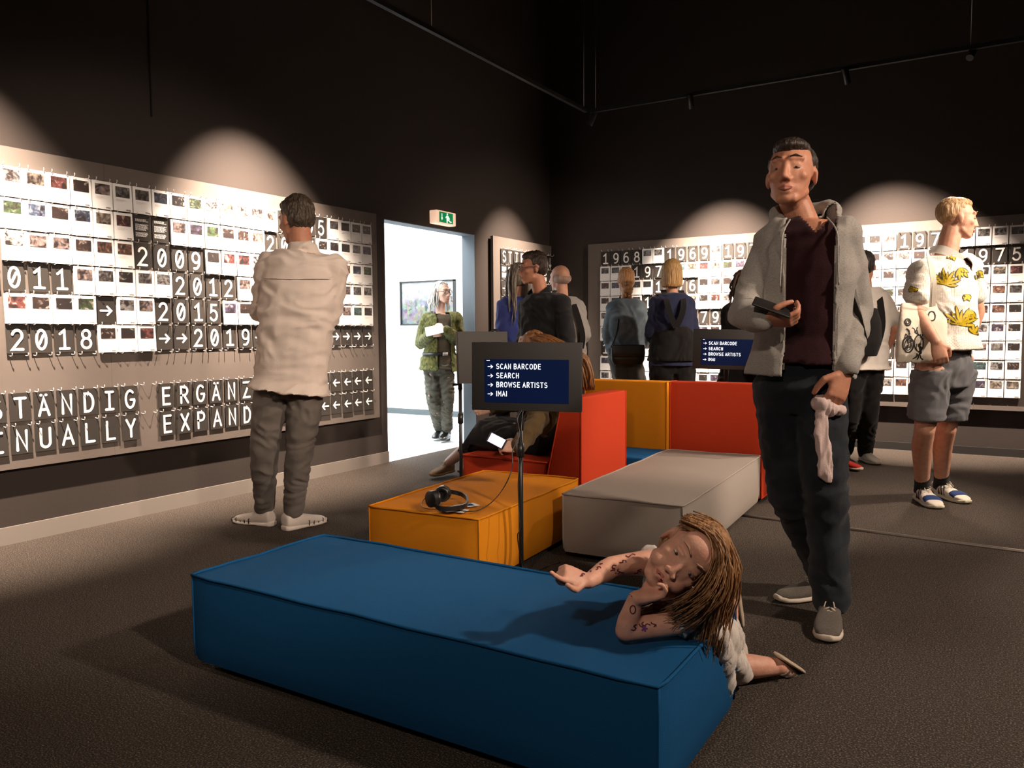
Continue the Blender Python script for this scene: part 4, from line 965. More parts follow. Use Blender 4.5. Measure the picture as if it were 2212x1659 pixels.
# ------------------------------------------------------------------ the visitors
def Q(px, py, D): v = ray(px, py); return CAM + v*(D/v.dot(AW))              # sight line met with an upright plane at distance D
def setj(m, D, **kw):
    for n, t in kw.items():
        if isinstance(t, Vector): m.j[n] = t
        else: m.j[n] = Q(t[0], t[1], D+(t[2] if len(t) > 2 else 0))
SK = skinmat('skin_fair', (.56, .30, .20)); SK2 = skinmat('skin_ruddy', (.50, .23, .14)); SKC = skinmat('skin_child', (.66, .36, .26)); SKP = skinmat('skin_pale', (.60, .38, .29))
def gnd(px, py, z=.085): p = G(px, py); return Vector((p.x, p.y, z))
def loc(m): 
    R, F, o = m.right, m.fwd, m.root.location
    return lambda p: ((p-o).dot(R), (p-o).dot(F), p.z)
def strap(name, pts, wd, th, m_, parent, nrm=None):
    """flat band along pts"""
    pts = spline(pts, 5); bm = bmesh.new(); A = []
    for i, p in enumerate(pts):
        t = (pts[min(i+1, len(pts)-1)]-pts[max(i-1, 0)]).normalized(); n = Vector(nrm) if nrm is not None else UP; a = t.cross(n).normalized(); b = a.cross(t)
        A.append([bm.verts.new(p+a*x+b*y) for x, y in ((-wd/2, -th/2), (wd/2, -th/2), (wd/2, th/2), (-wd/2, th/2))])
    for i in range(len(A)-1):
        for k in range(4): bm.faces.new((A[i][k], A[i][(k+1) % 4], A[i+1][(k+1) % 4], A[i+1][k]))
    bm.faces.new(A[0]); bm.faces.new(A[-1][::-1]); bmesh.ops.recalc_face_normals(bm, faces=bm.faces); return obj(name, bm, m_, parent, True, 40)
SOLEW = mat('pale_sole', (.55, .48, .40), .7); LACE = mat('lace', (.55, .48, .40), .8)
# ---- man in the grey hoodie, foreground right
def hoodie_man():
    D = 3.0
    m = Man('tall man in open grey hoodie and dark jeans, holding a phone and a pink cloth', gnd(1745, 1310, 0), .99, face(-22), face(-30)+UP*.13, 0, SK2, .0055); m.hs = 1.12
    setj(m, D, head=(1709, 381), neck=(1738, 478, .02), shR=(1668, 528, .10), shL=(1820, 508, -.06), elR=(1607, 678, .02), wrR=(1648, 690, -.17), elL=(1848, 668, .02), wrL=(1824, 800, -.14),
         hipR=(1684, 838, .06), hipL=(1768, 838, -.02), knR=(1706, 1070, .04), knL=(1784, 1062, -.08), anR=gnd(1786, 1288), anL=gnd(1793, 1342), toeR=gnd(1690, 1300, 0), toeL=gnd(1786, 1392, 0))
    j = m.j
    m.build_body(handspec=dict(R=dict(d=(Q(1692, 692, 2.80)-j['wrR']), palm=UP*.75+AW*.45+RT*.1, curls=[42, 46, 48, 50], thumb=(.9, .5)), L=dict(d=(Q(1796, 892, 2.84)-j['wrL']), palm=AW*.9-RT*.35, curls=[48, 50, 52, 54], thumb=(.6, .5), size=1.12)))
    m.facebits(lip=(.34, .12, .09), brow=(.05, .03, .02))
    m.shorthair(hairmat('hair_darkbrown', (.014, .008, .005), (.036, .021, .013)), amp=.004, fit=.0005, top=.008)
    L = loc(m)
    # maroon T-shirt with V neck
    S = Solid(); m.torso(S, .010, hem=-.095, hemr=(.172, .132)); S.cap(j['neck']-UP*.03, .078, j['neck']+UP*.030-m.fwd*.01, .070); ts = clothmat('maroon_cotton', (.028, .008, .010))
    vx = L(j['neck'])[0]-.045
    def vcut(p, n): x, y, z = L(p); return (z > 1.44 and n.dot(m.fwd) > -.3 and abs(x-vx) < (z-1.450)*.85) or z > 1.560
    m.cloth('t_shirt', S, ts, .008, 3, .003, seed=3, cutf=vcut, thick=.003)
    m.trousers(clothmat('dark_denim', (.014, .017, .022), (9, (.028, .034, .042), .45, .75)), rs=(.100, .092, .080, .076, .070), amp=.0075, f=(7, 7, 13), to=1.0, top=.09)
    # hoodie
    hm = clothmat('grey_marl_jersey', (.36, .335, .305), (130, (.25, .23, .21), .45, .7, (1, 1, 4)))
    S = Solid(); m.torso(S, .024, hem=-.045, hemr=(.178, .138)); 
    for n in 'LR': m.arm(S, n, .020, .93)
    nk = j['neck']; R, F = m.right, m.fwd
    S.chain([nk+R*.085+F*.055-UP*.03, nk+R*.100-F*.00+UP*.035, nk+R*.075-F*.065+UP*.045, nk-F*.10+UP*.035, nk-R*.075-F*.065+UP*.045, nk-R*.100-F*.00+UP*.035, nk-R*.085+F*.055-UP*.03], [.028, .030, .036, .046, .036, .030, .028])
    lx = lambda z: (-.150 if z > 1.25 else -.150+(1.25-z)*-.05, .035+.035*max(0, min(1, (1.35-z)/.4)) if z < 1.42 else .075)
    cx = (L(j['shL'])[0]+L(j['shR'])[0])/2
    def hcut(p, n):
        x, y, z = L(p); a = -.080-(.02 if z < 1.2 else 0); b = .072
        if z > 1.40: a, b = -.075-(z-1.40)*.2, .075+(z-1.40)*.2
        if z < .95: return n.z < -.7 and z < .88
        rx = (x-cx)
        armR = (p-j['elR']).length < .12 or (p-j['wrR']).length < .10 or min((p-j['elR'].lerp(j['wrR'], t)).length for t in (.25, .5, .75)) < .075
        return (not armR) and y > -.02 and n.dot(F) > -.35 and a-.02 < rx < b and (p-nk).dot(F) > .01 or (n.z < -.75 and z < .90)
    def hcut2(p, n):
        x, y, z = L(p); rx = x-cx
        if n.z < -.6 and z < 1.0: return True
        if min((p-j['elR'].lerp(j['wrR'], t)).length for t in (0, .2, .4, .6, .8, 1)) < .078: return False
        a, b = -.105, .070
        return n.dot(F) > -.3 and a < rx < b and (p-nk).dot(F) > .015
    m.cloth('hoodie', S, hm, .008, 3, .008, (8, 8, 6), seed=2, cutf=hcut2, thick=.006)
    zipm = M['steel']; rib = hm
    for x0, nm in ((-.107, 'zip_tape'), (.072, 'zip_tape')):
        pts = []
        for z in (1.40, 1.30, 1.18, 1.06, .955):
            yy = .135 if z > 1.0 else .150; pts.append(m.root.location+R*(cx+x0)+F*(L(nk)[1]*(z/1.475)+yy+.012*(z < 1.1))+UP*z)
        strap(nm, pts, .016, .006, hm, m.root, F)
    for sg in (-.098, .060):
        tubeobj('drawstring', spline([nk+R*sg*.8+F*.075, nk+R*sg*1.15+F*.140-UP*.06, nk+R*sg*1.2+F*.158-UP*.16, nk+R*sg*1.25+F*.165-UP*.25], 5), .0032, hm, m.root, 6)
    # cuffs
    for n in 'LR':
        a, b = j['el'+n], j['wr'+n]; bm = bmesh.new(); tube(bm, [a.lerp(b, .82), a.lerp(b, .85), a.lerp(b, .97), a.lerp(b, 1.0)], [.045, .046, .042, .038], 18); obj('cuff', bm, hm, m.root)
    um = clothmat('grey_knit_shoe', (.135, .115, .098), (300, (.09, .078, .066), .4, .6))
    for n in 'LR': m.shoe(n, um, SOLEW, LACE, L=.305)
    # belt loops and button area
    bb_ = bmesh.new()
    return m
HM = hoodie_man()
# phone and cloth in his hands: things of their own
def slabobj(name, c, ax, ay, sx, sy, sz, m_, bev=.004):
    ax = Vector(ax).normalized(); ay = Vector(ay); ay = (ay-ax*ay.dot(ax)).normalized(); az = ax.cross(ay)
    Mx = Matrix(((ax.x, ay.x, az.x, c[0]), (ax.y, ay.y, az.y, c[1]), (ax.z, ay.z, az.z, c[2]), (0, 0, 0, 1)))
    bm = bmesh.new(); box(bm, -sx/2, sx/2, -sy/2, sy/2, -sz/2, sz/2); bevel(bm, bev, 3); bmesh.ops.transform(bm, matrix=Mx, verts=bm.verts); return obj(name, bm, m_, None, True, 40), Mx
ph, Mx = slabobj('phone', Q(1668, 664, 2.785), Q(1692, 668, 2.77)-Q(1648, 652, 2.79), UP*.5+AW*.8, .135, .068, .009, M['plastic']); tag(ph, 'black phone in the right hand of the man in the grey hoodie', 'phone')
S_ = Solid(); w0 = HM.j['wrL']
S_.ell(Q(1775, 872, 2.86), (.034, .034, .030)); S_.ell(Q(1790, 884, 2.86), (.035, .030, .026)); S_.ell(Q(1812, 886, 2.87), (.024, .024, .018))
S_.loft([(Q(1776, 880, 2.85), A3(RT), .020, A3(AW), .014), (Q(1774, 930, 2.84), A3(RT), .026, A3(AW), .012), (Q(1782, 990, 2.84), A3(RT), .030, A3(AW), .010), (Q(1783, 1028, 2.84), A3(RT), .026, A3(AW), .008), (Q(1790, 1044, 2.84), A3(RT), .008, A3(AW), .005)], 16)
me = S_.mesh(.005, 2); folds(me, .006, (40, 40, 12), 4); o = link('cloth', me, clothmat('pale_pink_cloth', (.62, .47, .44)), None); tag(o, 'pale pink cloth hanging from the left hand of the man in the hoodie', 'cloth')
# ---- man in the white shirt seen from behind, left
def shirt_man():
    D = 4.28
    m = Man('man seen from behind in cream shirt and grey trousers before the left board', gnd(604, 1150, 0), 1.04, face(183), face(232)-UP*.18, 0, SK2, .007)
    setj(m, D, head=(640, 478, .03), neck=(652, 545), shL=(583, 572), shR=(722, 578), elL=(566, 672, .02), wrL=(625, 662, .24), elR=(712, 680, .04), wrR=(655, 668, .26), hipL=(592, 822), hipR=(664, 822), knL=(572, 962, .02), knR=(648, 966, .02),
         anL=gnd(572, 1134), anR=gnd(634, 1142), toeL=gnd(524, 1128, 0), toeR=gnd(676, 1132, 0))
    m.build_body(); m.shorthair(hairmat('hair_brown', (.030, .020, .013), (.085, .060, .040)), up=.010, amp=.010, seed=3)
    S = Solid(); m.torso(S, .022, hem=.055, hemr=(.192, .158), waist=.020)
    for n in 'LR': m.arm(S, n, .022, .9)
    L = loc(m); cm = clothmat('cream_cotton', (.70, .59, .52))
    nk = m.j['neck']; ring = [nk+m.right*math.cos(a)*.062+m.fwd*math.sin(a)*.060+UP*(.024-.016*math.sin(a)) for a in [math.pi*2*i/14 for i in range(15)]]
    S.chain(ring, [.020]*15); S.chain([p-UP*.018+(p-nk)*.12 for p in ring], [.016]*15)
    o = m.cloth('shirt', S, cm, .009, 3, .010, (7, 7, 13), seed=5)
    c0 = (m.j['shL']+m.j['shR'])/2; bk = -m.fwd
    tubeobj('yoke_seam', spline([c0-m.right*.175-UP*.07+bk*.105, c0-m.right*.09-UP*.075+bk*.142, c0-UP*.078+bk*.148, c0+m.right*.09-UP*.075+bk*.142, c0+m.right*.175-UP*.07+bk*.105], 6), .0022, cm, m.root, 5)
    m.trousers(clothmat('grey_chino', (.150, .128, .112)), rs=(.092, .088, .070, .066, .050), amp=.009, seed=6, f=(9, 9, 14), to=.95)
    wm = mat('white_leather', (.62, .55, .49), .5, .4)
    for n in 'LR':
        u = m.shoe(n, wm, wm, None, L=.272, w_=.056)
        t = (m.j['toe'+n]-m.j['an'+n]); t.z = 0; t.normalize(); x = t.cross(UP); an = m.j['an'+n]; h = Vector((an.x, an.y, 0))-t*.06
        for i in range(5):
            q = .13+i*.032
            for sg in (-1, 1): tubeobj('stripe', [h+t*q+x*sg*.053+UP*.012, h+t*(q+.004)+x*sg*.051+UP*.035, h+t*(q-.006)+x*sg*.030+UP*(.068-.008*i)], .0030, M['plastic'], u, 5)
shirt_man()
# ---- man in the patterned shirt, right
def tropical():
    D = 4.745
    m = Man('fair-haired man in white shirt with golden leaf print, grey shorts and tote bag', gnd(2040, 1092, 0), 1.03, face(52), face(82)-UP*.05, 0, SK, .006)
    setj(m, D, head=(2068, 474), neck=(2040, 556, .0), shR=(1990, 588, -.10), shL=(2092, 574, .12), elR=(1976, 668, -.14), wrR=(2022, 738, -.26), elL=(2112, 672, .18), wrL=(2085, 752, .24), hipR=(2012, 800, -.06), hipL=(2066, 798, .08),
         knR=(1998, 925, -.05), knL=(2044, 925, .08), anR=gnd(1991, 1082), anL=gnd(2032, 1072), toeR=gnd(2040, 1108, 0), toeL=gnd(2112, 1096, 0))
    j = m.j; m.build_body(handspec=dict(R=dict(d=(Q(2034, 782, D-.27)-j['wrR']), palm=AW*.9+RT*.2, curls=[35, 40, 44, 48])))
    m.facebits(lip=(.42, .17, .13), brow=(.25, .15, .08)); m.shorthair(hairmat('hair_blond', (.22, .12, .05), (.50, .30, .14)), up=.004, amp=.0040, seed=9, fit=-.003)
    # shirt: fine dotted ground; leaf fans are separate prints
    sm = mat('dotted_cotton', (.68, .62, .55), .8, .15, (350, .2), None)
    nt = sm.node_tree; v = nt.nodes.new('ShaderNodeTexVoronoi'); v.inputs['Scale'].default_value = 120; v.inputs['Randomness'].default_value = .05; tc = nt.nodes.new('ShaderNodeTexCoord'); nt.links.new(tc.outputs['Object'], v.inputs['Vector'])
    r = nt.nodes.new('ShaderNodeValToRGB'); r.color_ramp.elements[0].position = .22; r.color_ramp.elements[0].color = (.30, .24, .20, 1); r.color_ramp.elements[1].position = .34; r.color_ramp.elements[1].color = (.72, .67, .60, 1)
    nt.links.new(v.outputs['Distance'], r.inputs[0]); nt.links.new(r.outputs[0], nt.nodes['Principled BSDF'].inputs['Base Color'])
    S = Solid(); m.torso(S, .026, hem=-.12, hemr=(.200, .155), waist=.02)
    for n in 'LR': m.arm(S, n, .020, upper=.66)
    L = loc(m); nkx = L(j['neck'])[0]
    def vcut(p, n): x, y, z = L(p); return (z > 1.38 and n.dot(m.fwd) > -.1 and abs(x-nkx) < (z-1.43)*.7)
    sh = m.cloth('shirt', S, sm, .008, 3, .008, (8, 8, 11), seed=8, cutf=vcut, thick=.004)
    gm = mat('gold_leaf_print', (.44, .31, .010), .55, .3); gd = mat('dark_leaf_print', (.060, .045, .010), .6)
    # leaf fans pressed onto the cloth by shooting them at the shirt mesh
    dg = bpy.context.evaluated_depsgraph_get()
    from mathutils.bvhtree import BVHTree
    tr = BVHTree.FromObject(sh, dg)
    def fan(px, py, sz, rot=0, n=9, half=80):
        bm = bmesh.new(); bd = bmesh.new()
        def put(b, pts, off):
            vs = []
            for (a, c_) in pts:
                o_ = CAM; d_ = ray(px+a, py+c_).normalized(); h = tr.ray_cast(o_, d_)
                if h[0] is None: return
                vs.append(b.verts.new(h[0]+h[1]*off if h[1].dot(d_) < 0 else h[0]-h[1]*off))
            b.faces.new(vs)
        for i in range(n):
            a = math.radians(rot-half+2*half*i/(n-1)); dx, dy = math.sin(a), -math.cos(a); L_ = sz*(1 if i % 2 else .8)
            for (k0, wd, b, off) in ((0, 5.2, bd, .0022), (2.5, 2.8, bm, .0030)):
                pts = []
                for t in (.15, .45, .75): pts.append((dx*L_*t-dy*wd*math.sin(t*3), dy*L_*t+dx*wd*math.sin(t*3)))
                tip = (dx*(L_-k0), dy*(L_-k0)); back = [(dx*L_*t+dy*wd*math.sin(t*3), dy*L_*t-dx*wd*math.sin(t*3)) for t in (.75, .45, .15)]
                P_ = [(0, 0)]+pts+[tip]+back
                for i0 in range(1, 4): put(b, [P_[i0-1 if i0 > 1 else 0], P_[i0], P_[8-i0] if i0 < 4 else tip, P_[8-i0+1] if i0 > 1 else P_[7]], off) if i0 > 1 else put(b, [(0, 0), P_[1], P_[7]], off)
                put(b, [P_[3], tip, P_[5]], off)
        o1 = obj('leaf_print_edge', bd, gd, m.root, False); o2 = obj('leaf_print', bm, gm, m.root, False)  # dark edges of the printed leaves, part of the pattern
    fan(2040, 615, 38, 15); fan(2072, 702, 44, 10); fan(2072, 578, 30, 160, 5, 40); fan(2096, 668, 30, 180, 5, 30); fan(2110, 585, 22, 150, 4, 35); fan(2022, 548, 20, 20, 5, 60); fan(2058, 548, 18, 200, 5, 60); fan(2104, 722, 26, 20, 5, 60); fan(1972, 630, 14, 0, 4, 60); fan(2088, 635, 18, 180, 5, 40)
    cm = clothmat('pale_collar', (.66, .62, .56)); nk = j['neck']
    strap('collar', [nk-m.fwd*.075+UP*.05, nk+m.right*.078+UP*.045-m.fwd*.02, nk+m.right*.085+m.fwd*.05+UP*.015, nk+m.right*.055+m.fwd*.10-UP*.03], .052, .005, cm, m.root, (nk-m.fwd*.0+UP*.2-nk)+m.right*.5)
    strap('collar', [nk-m.fwd*.075+UP*.05, nk-m.right*.078+UP*.045-m.fwd*.02, nk-m.right*.085+m.fwd*.05+UP*.015, nk-m.right*.055+m.fwd*.10-UP*.03], .052, .005, cm, m.root, UP-m.right*.5)
    # shorts
    gs = clothmat('grey_blue_twill', (.135, .135, .145)); S = Solid(); k = m.s
    hip = (j['hipL']+j['hipR'])/2; ax = (j['hipR']-j['hipL']).normalized(); b = UP.cross(ax)
    S.loft([(hip-UP*.10, ax, .150, b, .12), (hip, ax, .175, b, .142), (hip+UP*.08, ax, .168, b, .132), (hip+UP*.20, ax, .158, b, .12)], 24, 2.3)
    for n in 'LR':
        a, c_ = j['hip'+n], j['kn'+n]; S.loft([(a, ax, .105, b, .115), (a.lerp(c_, .5), ax, .098, b, .108), (a.lerp(c_, .86), ax, .094, b, .104)], 20)
    m.cloth('shorts', S, gs, .009, 3, .009, (8, 8, 12), seed=4)
    sk_ = clothmat('black_sock', (.010, .010, .010))
    for n in 'LR':
        a, c_ = j['kn'+n], j['an'+n]; bm = bmesh.new(); tube(bm, [a.lerp(c_, .80), a.lerp(c_, .84), a.lerp(c_, .95), c_-UP*.02], [.044, .047, .046, .05], 18); obj('sock', bm, sk_, m.root)
    wl_ = mat('cream_leather', (.70, .64, .55), .5, .3); bl_ = mat('blue_suede', (.02, .045, .15), .8); rs_ = mat('stripe_black', (.02, .015, .015), .6); sl_ = mat('cream_sole', (.62, .57, .45), .6)
    for n in 'LR':
        u = m.shoe(n, wl_, sl_, LACE, L=.305, w_=.056); t = (m.j['toe'+n]-m.j['an'+n]); t.z = 0; t.normalize(); x = t.cross(UP); an = m.j['an'+n]; h = Vector((an.x, an.y, 0))-t*.06
        bm = bmesh.new()
        for sg in (-1, 1):
            for i in range(3): 
                q = .085+i*.026; tube(bm, [h+t*(q+.022)+x*sg*.049+UP*.028, h+t*(q+.008)+x*sg*.042+UP*.062, h+t*(q-.004)+x*sg*.033+UP*.082], .0045, 5)
        obj('stripes', bm, rs_, u)
        S = Solid(); S.loft([(h+t*.195+UP*.042, x, .050, UP, .0275), (h+t*.225+UP*.039, x, .0555, UP, .0255), (h+t*.252+UP*.035, x, .0535, UP, .0215)], 18, 2.4); link('toe_patch', S.mesh(.006, 2), bl_, u)
    # tote bag
    bagm = clothmat('natural_canvas', (.62, .56, .46)); r = empty('tote_bag', (j['elR'].x, j['elR'].y, .8), 'natural canvas tote bag with black ink drawing on the shoulder of the fair-haired man', 'bag')
    c = lambda px, py, d=0: Q(px, py, D-.30+d)
    grid = []; 
    S = Solid(); a_ = A3(AW); 
    pts = [(1945, 660), (1940, 700), (1936, 745), (1937, 776)]
    for (xl, xr, y, th, dd) in ((1945, 2046, 655, .012, .13), (1941, 2046, 690, .03, .11), (1938, 2046, 735, .035, .10), (1937, 2046, 765, .028, .10), (1934, 2044, 783, .010, .11)):
        L_, R_ = Q(xl, y, D-.30+dd), Q(xr, y+ (2 if y > 700 else 0), D-.30+dd+.04); S.V, S.F, S.n = S.V, S.F, S.n
        grid.append(((L_+R_)/2, (R_-L_).normalized(), (R_-L_).length/2, AW, th))
    S.loft(grid, 24, 4); me = S.mesh(.008, 2); folds(me, .006, (9, 9, 6), 3); bg = link('bag_body', me, bagm, r)
    trb = BVHTree.FromObject(bg, bpy.context.evaluated_depsgraph_get()); ik = mat('black_ink', (.015, .013, .012), .8); bm = bmesh.new(); q_ = random.Random(4)
    def stroke(pts, w_):
        pr = None
        for i in range(len(pts)-1):
            (x0, y0), (x1, y1) = pts[i], pts[i+1]; dx, dy = x1-x0, y1-y0; l = math.hypot(dx, dy) or 1; nx, ny = -dy/l*w_/2, dx/l*w_/2; vs = []
            for (x, y) in ((x0+nx, y0+ny), (x1+nx, y1+ny), (x1-nx, y1-ny), (x0-nx, y0-ny)):
                d_ = ray(x, y).normalized(); h_ = trb.ray_cast(CAM, d_)
                if h_[0] is None: vs = None; break
                vs.append(bm.verts.new(h_[0]-d_*.002))
            if vs: bm.faces.new(vs)
    for (cx_, cy_, rx, ry, w_) in ((1961, 696, 6, 7, 3), (1961, 696, 3, 3.5, 2), (1962, 744, 11, 16, 3.4), (1962, 745, 7, 11, 2), (1965, 735, 5, 4, 2.5), (2013, 683, 7, 10, 3), (1985, 742, 9, 17, 2.5)):
        stroke([(cx_+rx*math.cos(t)*(1+.12*q_.random()), cy_+ry*math.sin(t)*(1+.1*q_.random())) for t in [i*math.pi/8 for i in range(17)]], w_)
    for i in range(26):
        x, y = q_.uniform(1953, 1994), q_.uniform(706, 766); stroke([(x, y), (x+q_.uniform(-5, 6), y+q_.uniform(2, 9)), (x+q_.uniform(-6, 8), y+q_.uniform(8, 16))], q_.uniform(1.2, 3))
    obj('ink_drawing', bm, ik, r, False)['kind'] = 'stuff'
    sh_ = j['shR']
    for o_ in (0, .035):
        strap('handle', [Q(2012+o_*120, 662, D-.20), Q(2015+o_*90, 610, D-.27), Q(2010+o_*60, 572, D-.24), Q(2004+o_*30, 548, D-.14), Q(2006, 545, D-.02)], .026, .004, bagm, r, -AW)
tropical()
# ---- woman with white hair in the doorway
def hairfall(m, mt, n, r, start, length, spread=.5, seed=0, backbias=0, wave=.006, drift=(0, 0, 0), front=-.02, ymax=.05, zmin=.0):
    k = m.s*m.hs
    def roots(q):
        while True:
            a = q.uniform(0, 2*math.pi); b = q.uniform(0, 1.35); x, y, z = math.sin(b)*math.cos(a), math.sin(b)*math.sin(a), math.cos(b)
            if y < .75 - .0 and (y < .35 or z > .55): break
        roots.last = (x, y, z); return m.H(x*.079, -.012+y*.097, .030+z*.090)
    def fall(a, t, q, i):
        x, y, z = roots.last; ln = length*(.8+.2*((i*37) % 10)/10)
        out = Vector(m.HR @ np.array((x, min(y, ymax/.1), 0))); out.z *= .3
        s = t*ln; side = min(1, s/.12)
        surf = Vector(m.H(x*.079*(1+.18*side)+(.045 if x > 0 else -.045)*side*(1-abs(x)), (-.012+min(y, .35)*.097)*(1)-backbias*side*.05-.01*side, .030+z*.090))
        p = surf*1.0; drop = max(0, s-.05*z); p = Vector((surf.x, surf.y, surf.z-drop)) + out*.012*side
        if t < .2: p = a.lerp(p, t/.2)
        p += Vector((noise.noise(Vector((i*3.1, t*3, 0))), noise.noise(Vector((i*3.1, t*3, 9))), 0))*wave*(1+3*t)
        p += Vector(drift)*t*t
        return p
    return m.locks(mt, roots, fall, n, r, seed=seed)
def capto(m, mt, gx=.080, gy=.096, gz=.090, back=.0):
    S = Solid(); k = m.s*m.hs
    S.ell(m.H(0, -.022, .038), np.array((gx, gy-.006, gz))*k, m.HR); S.ell(m.H(0, -.040-back, -.005), np.array((gx-.002, .066, .075))*k, m.HR)
    me = S.mesh(.006, 2); V = getco(me); N = getno(me); setco(me, V+N*np.array([noise.noise(Vector((p[0]*90, p[1]*90, p[2]*14)))*.004 for p in V])[:, None])
    return link('scalp_hair', me, mt, m.root)
def green_woman():
    D = 7.71
    m = Man('woman with long white hair and green patterned jacket reading a paper in the doorway', gnd(953, 956, 0), .93, face(20), face(48)+UP*.02, 0, SKP, .007, fem=True)
    setj(m, D, head=(955, 633), neck=(952, 679), shR=(922, 690), shL=(984, 688), elR=(908, 742, .05), wrR=(930, 722, -.22), elL=(994, 738, .05), wrL=(962, 712, -.24), hipR=(934, 790), hipL=(962, 790), knR=(936, 862, -.03), knL=(966, 858),
         anR=gnd(950, 948, .10), anL=gnd(966, 952, .10), toeR=gnd(930, 957, 0), toeL=gnd(944, 963, 0))
    j = m.j; m.build_body(handspec=dict(R=dict(d=RT*.8+UP*.1, palm=UP*.2+AW, curls=[50, 52, 55, 58]), L=dict(d=-RT*.8, palm=AW-UP*.1, curls=[50, 52, 55, 58])))
    m.facebits(lip=(.40, .14, .11), brow=(.3, .26, .22), glasses=(.03, .02, .02))
    wh = hairmat('hair_white', (.42, .40, .36), (.62, .60, .55)); capto(m, wh); hairfall(m, wh, 120, .007, 0, .30, seed=4, backbias=.2)
    L = loc(m)
    S = Solid(); m.torso(S, .006, hem=.03); ol = clothmat('olive_jersey', (.060, .045, .028))
    m.cloth('top', S, ol, .009, 3, .004, seed=2, cutf=lambda p, n: p.z > 1.36 and n.dot(m.fwd) > -.1 and abs(L(p)[0]-L(j['neck'])[0]) < .07 or p.z > 1.40, thick=.003)
    jm = clothmat('green_patterned_velvet', (.045, .055, .016), (60, (.12, .11, .035), .42, .6, (1, 1, .6)))
    S = Solid(); m.torso(S, .022, hem=.05, hemr=(.185, .145))
    for n in 'LR': m.arm(S, n, .022, .93)
    cx = (L(j['shL'])[0]+L(j['shR'])[0])/2
    def jc(p, n):
        x, y, z = L(p)
        if min((p-j['el'+q].lerp(j['wr'+q], t)).length for q in 'LR' for t in (.1, .4, .7, 1)) < .075: return n.dot(UP) < -2
        return y > .0 and n.dot(m.fwd) > -.2 and abs(x-cx) < .068 or z > 1.405 and abs(x-cx) < .06 or (n.z < -.7 and z < .85)
    m.cloth('jacket', S, jm, .009, 3, .008, (13, 13, 10), seed=7, cutf=jc, thick=.006)
    m.trousers(clothmat('khaki_trousers', (.085, .080, .062)), rs=(.095, .086, .072, .066, .060), amp=.013, seed=9, f=(12, 12, 22), to=.90)
    hip = (j['hipL']+j['hipR'])/2
    bm = bmesh.new(); tube(bm, [hip+m.right*math.cos(a)*.150+m.fwd*math.sin(a)*.118+UP*.115 for a in [i*math.pi/12 for i in range(24)]], .017, 6, closed=True); obj('belt', bm, M['plastic'], m.root)
    bbm = slabobj('belt_buckle', hip+m.fwd*.138+UP*.115-m.right*.03, m.right, UP, .05, .035, .006, M['steel'], .003)[0]; bbm.parent = m.root; bbm.matrix_parent_inverse = m.root.matrix_basis.inverted()
    strap('bag_strap', [j['shR'].lerp(j['neck'], .4)+UP*.06, j['neck']-UP*.16+m.fwd*.135-m.right*.01, hip+UP*.30+m.fwd*.13-m.right*.07, hip+UP*.14-m.right*.15+m.fwd*.04], .03, .003, clothmat('brown_strap', (.10, .06, .035)), m.root, m.fwd)
    bl = mat('black_boot_leather', (.012, .011, .011), .3, .5)
    for n in 'LR':
        m.shoe(n, bl, bl, None, L=.27, w_=.047, high=.02)
        a = j['an'+n]; bm = bmesh.new(); tube(bm, [a-UP*.03, a+UP*.05, a+UP*.13, a+UP*.135], [.042, .040, .046, .040], 16); obj('boot_shaft', bm, bl, m.root)
        t = (j['toe'+n]-a); t.z = 0; t.normalize(); bm = bmesh.new(); tube(bm, [Vector((a.x, a.y, 0))-t*.035+UP*z for z in (.0, .05)], [.022, .028], 10); obj('heel', bm, bl, m.root)
    pp = slabobj('leaflet', Q(938, 713, D-.30), RT*.95+UP*.22, UP*.8+AW*.5, .165, .10, .001, M['paper'], .0003)[0]; tag(pp, 'white folded leaflet held by the white-haired woman in the doorway', 'paper')
green_woman()
# ---- man in black shirt with glasses behind the near screen
BLK = clothmat('black_cotton', (.008, .008, .009)); BLK2 = clothmat('black_wool', (.010, .009, .009)); DKT = clothmat('dark_trousers', (.014, .013, .014))
DSH = mat('dark_shoe', (.02, .018, .016), .5); DSO = mat('dark_sole', (.03, .03, .03), .7)
def simple(label, base, sc, f, hf, D, js, skin=SK, fem=False, shirt=None, trs=DKT, shoes=(DSH, DSO), hands=None, hem=(.055, (.19, .142)), sg=.020, sleeve=.93, seed=1, vox=.009, upper=None, trk={}, facek=None, cutf=None):
    m = Man(label, base, sc, f, hf, 0, skin, vox, fem); m.stand(Vector((base.x, base.y, 0))); setj(m, D, **js)
    m.build_body(handspec=hands)
    if facek: m.facebits(**facek)
    S = Solid(); m.torso(S, sg, hem=hem[0], hemr=hem[1], waist=.01)
    for n in 'LR': m.arm(S, n, sg-.002, sleeve) if upper is None else m.arm(S, n, sg+.004, upper=upper)
    m.top = m.cloth('shirt', S, shirt, .010, 3, .008, (9, 9, 11), seed=seed, cutf=cutf)
    m.trousers(trs, seed=seed+3, amp=.008, **trk)
    for n in 'LR': m.shoe(n, shoes[0], shoes[1], None)
    return m
def ground(px, D):
    v = ray(px, 900); v = Vector((v.x, v.y, 0)); return Vector((CAM.x, CAM.y, 0))+v*(D/v.dot(AW))
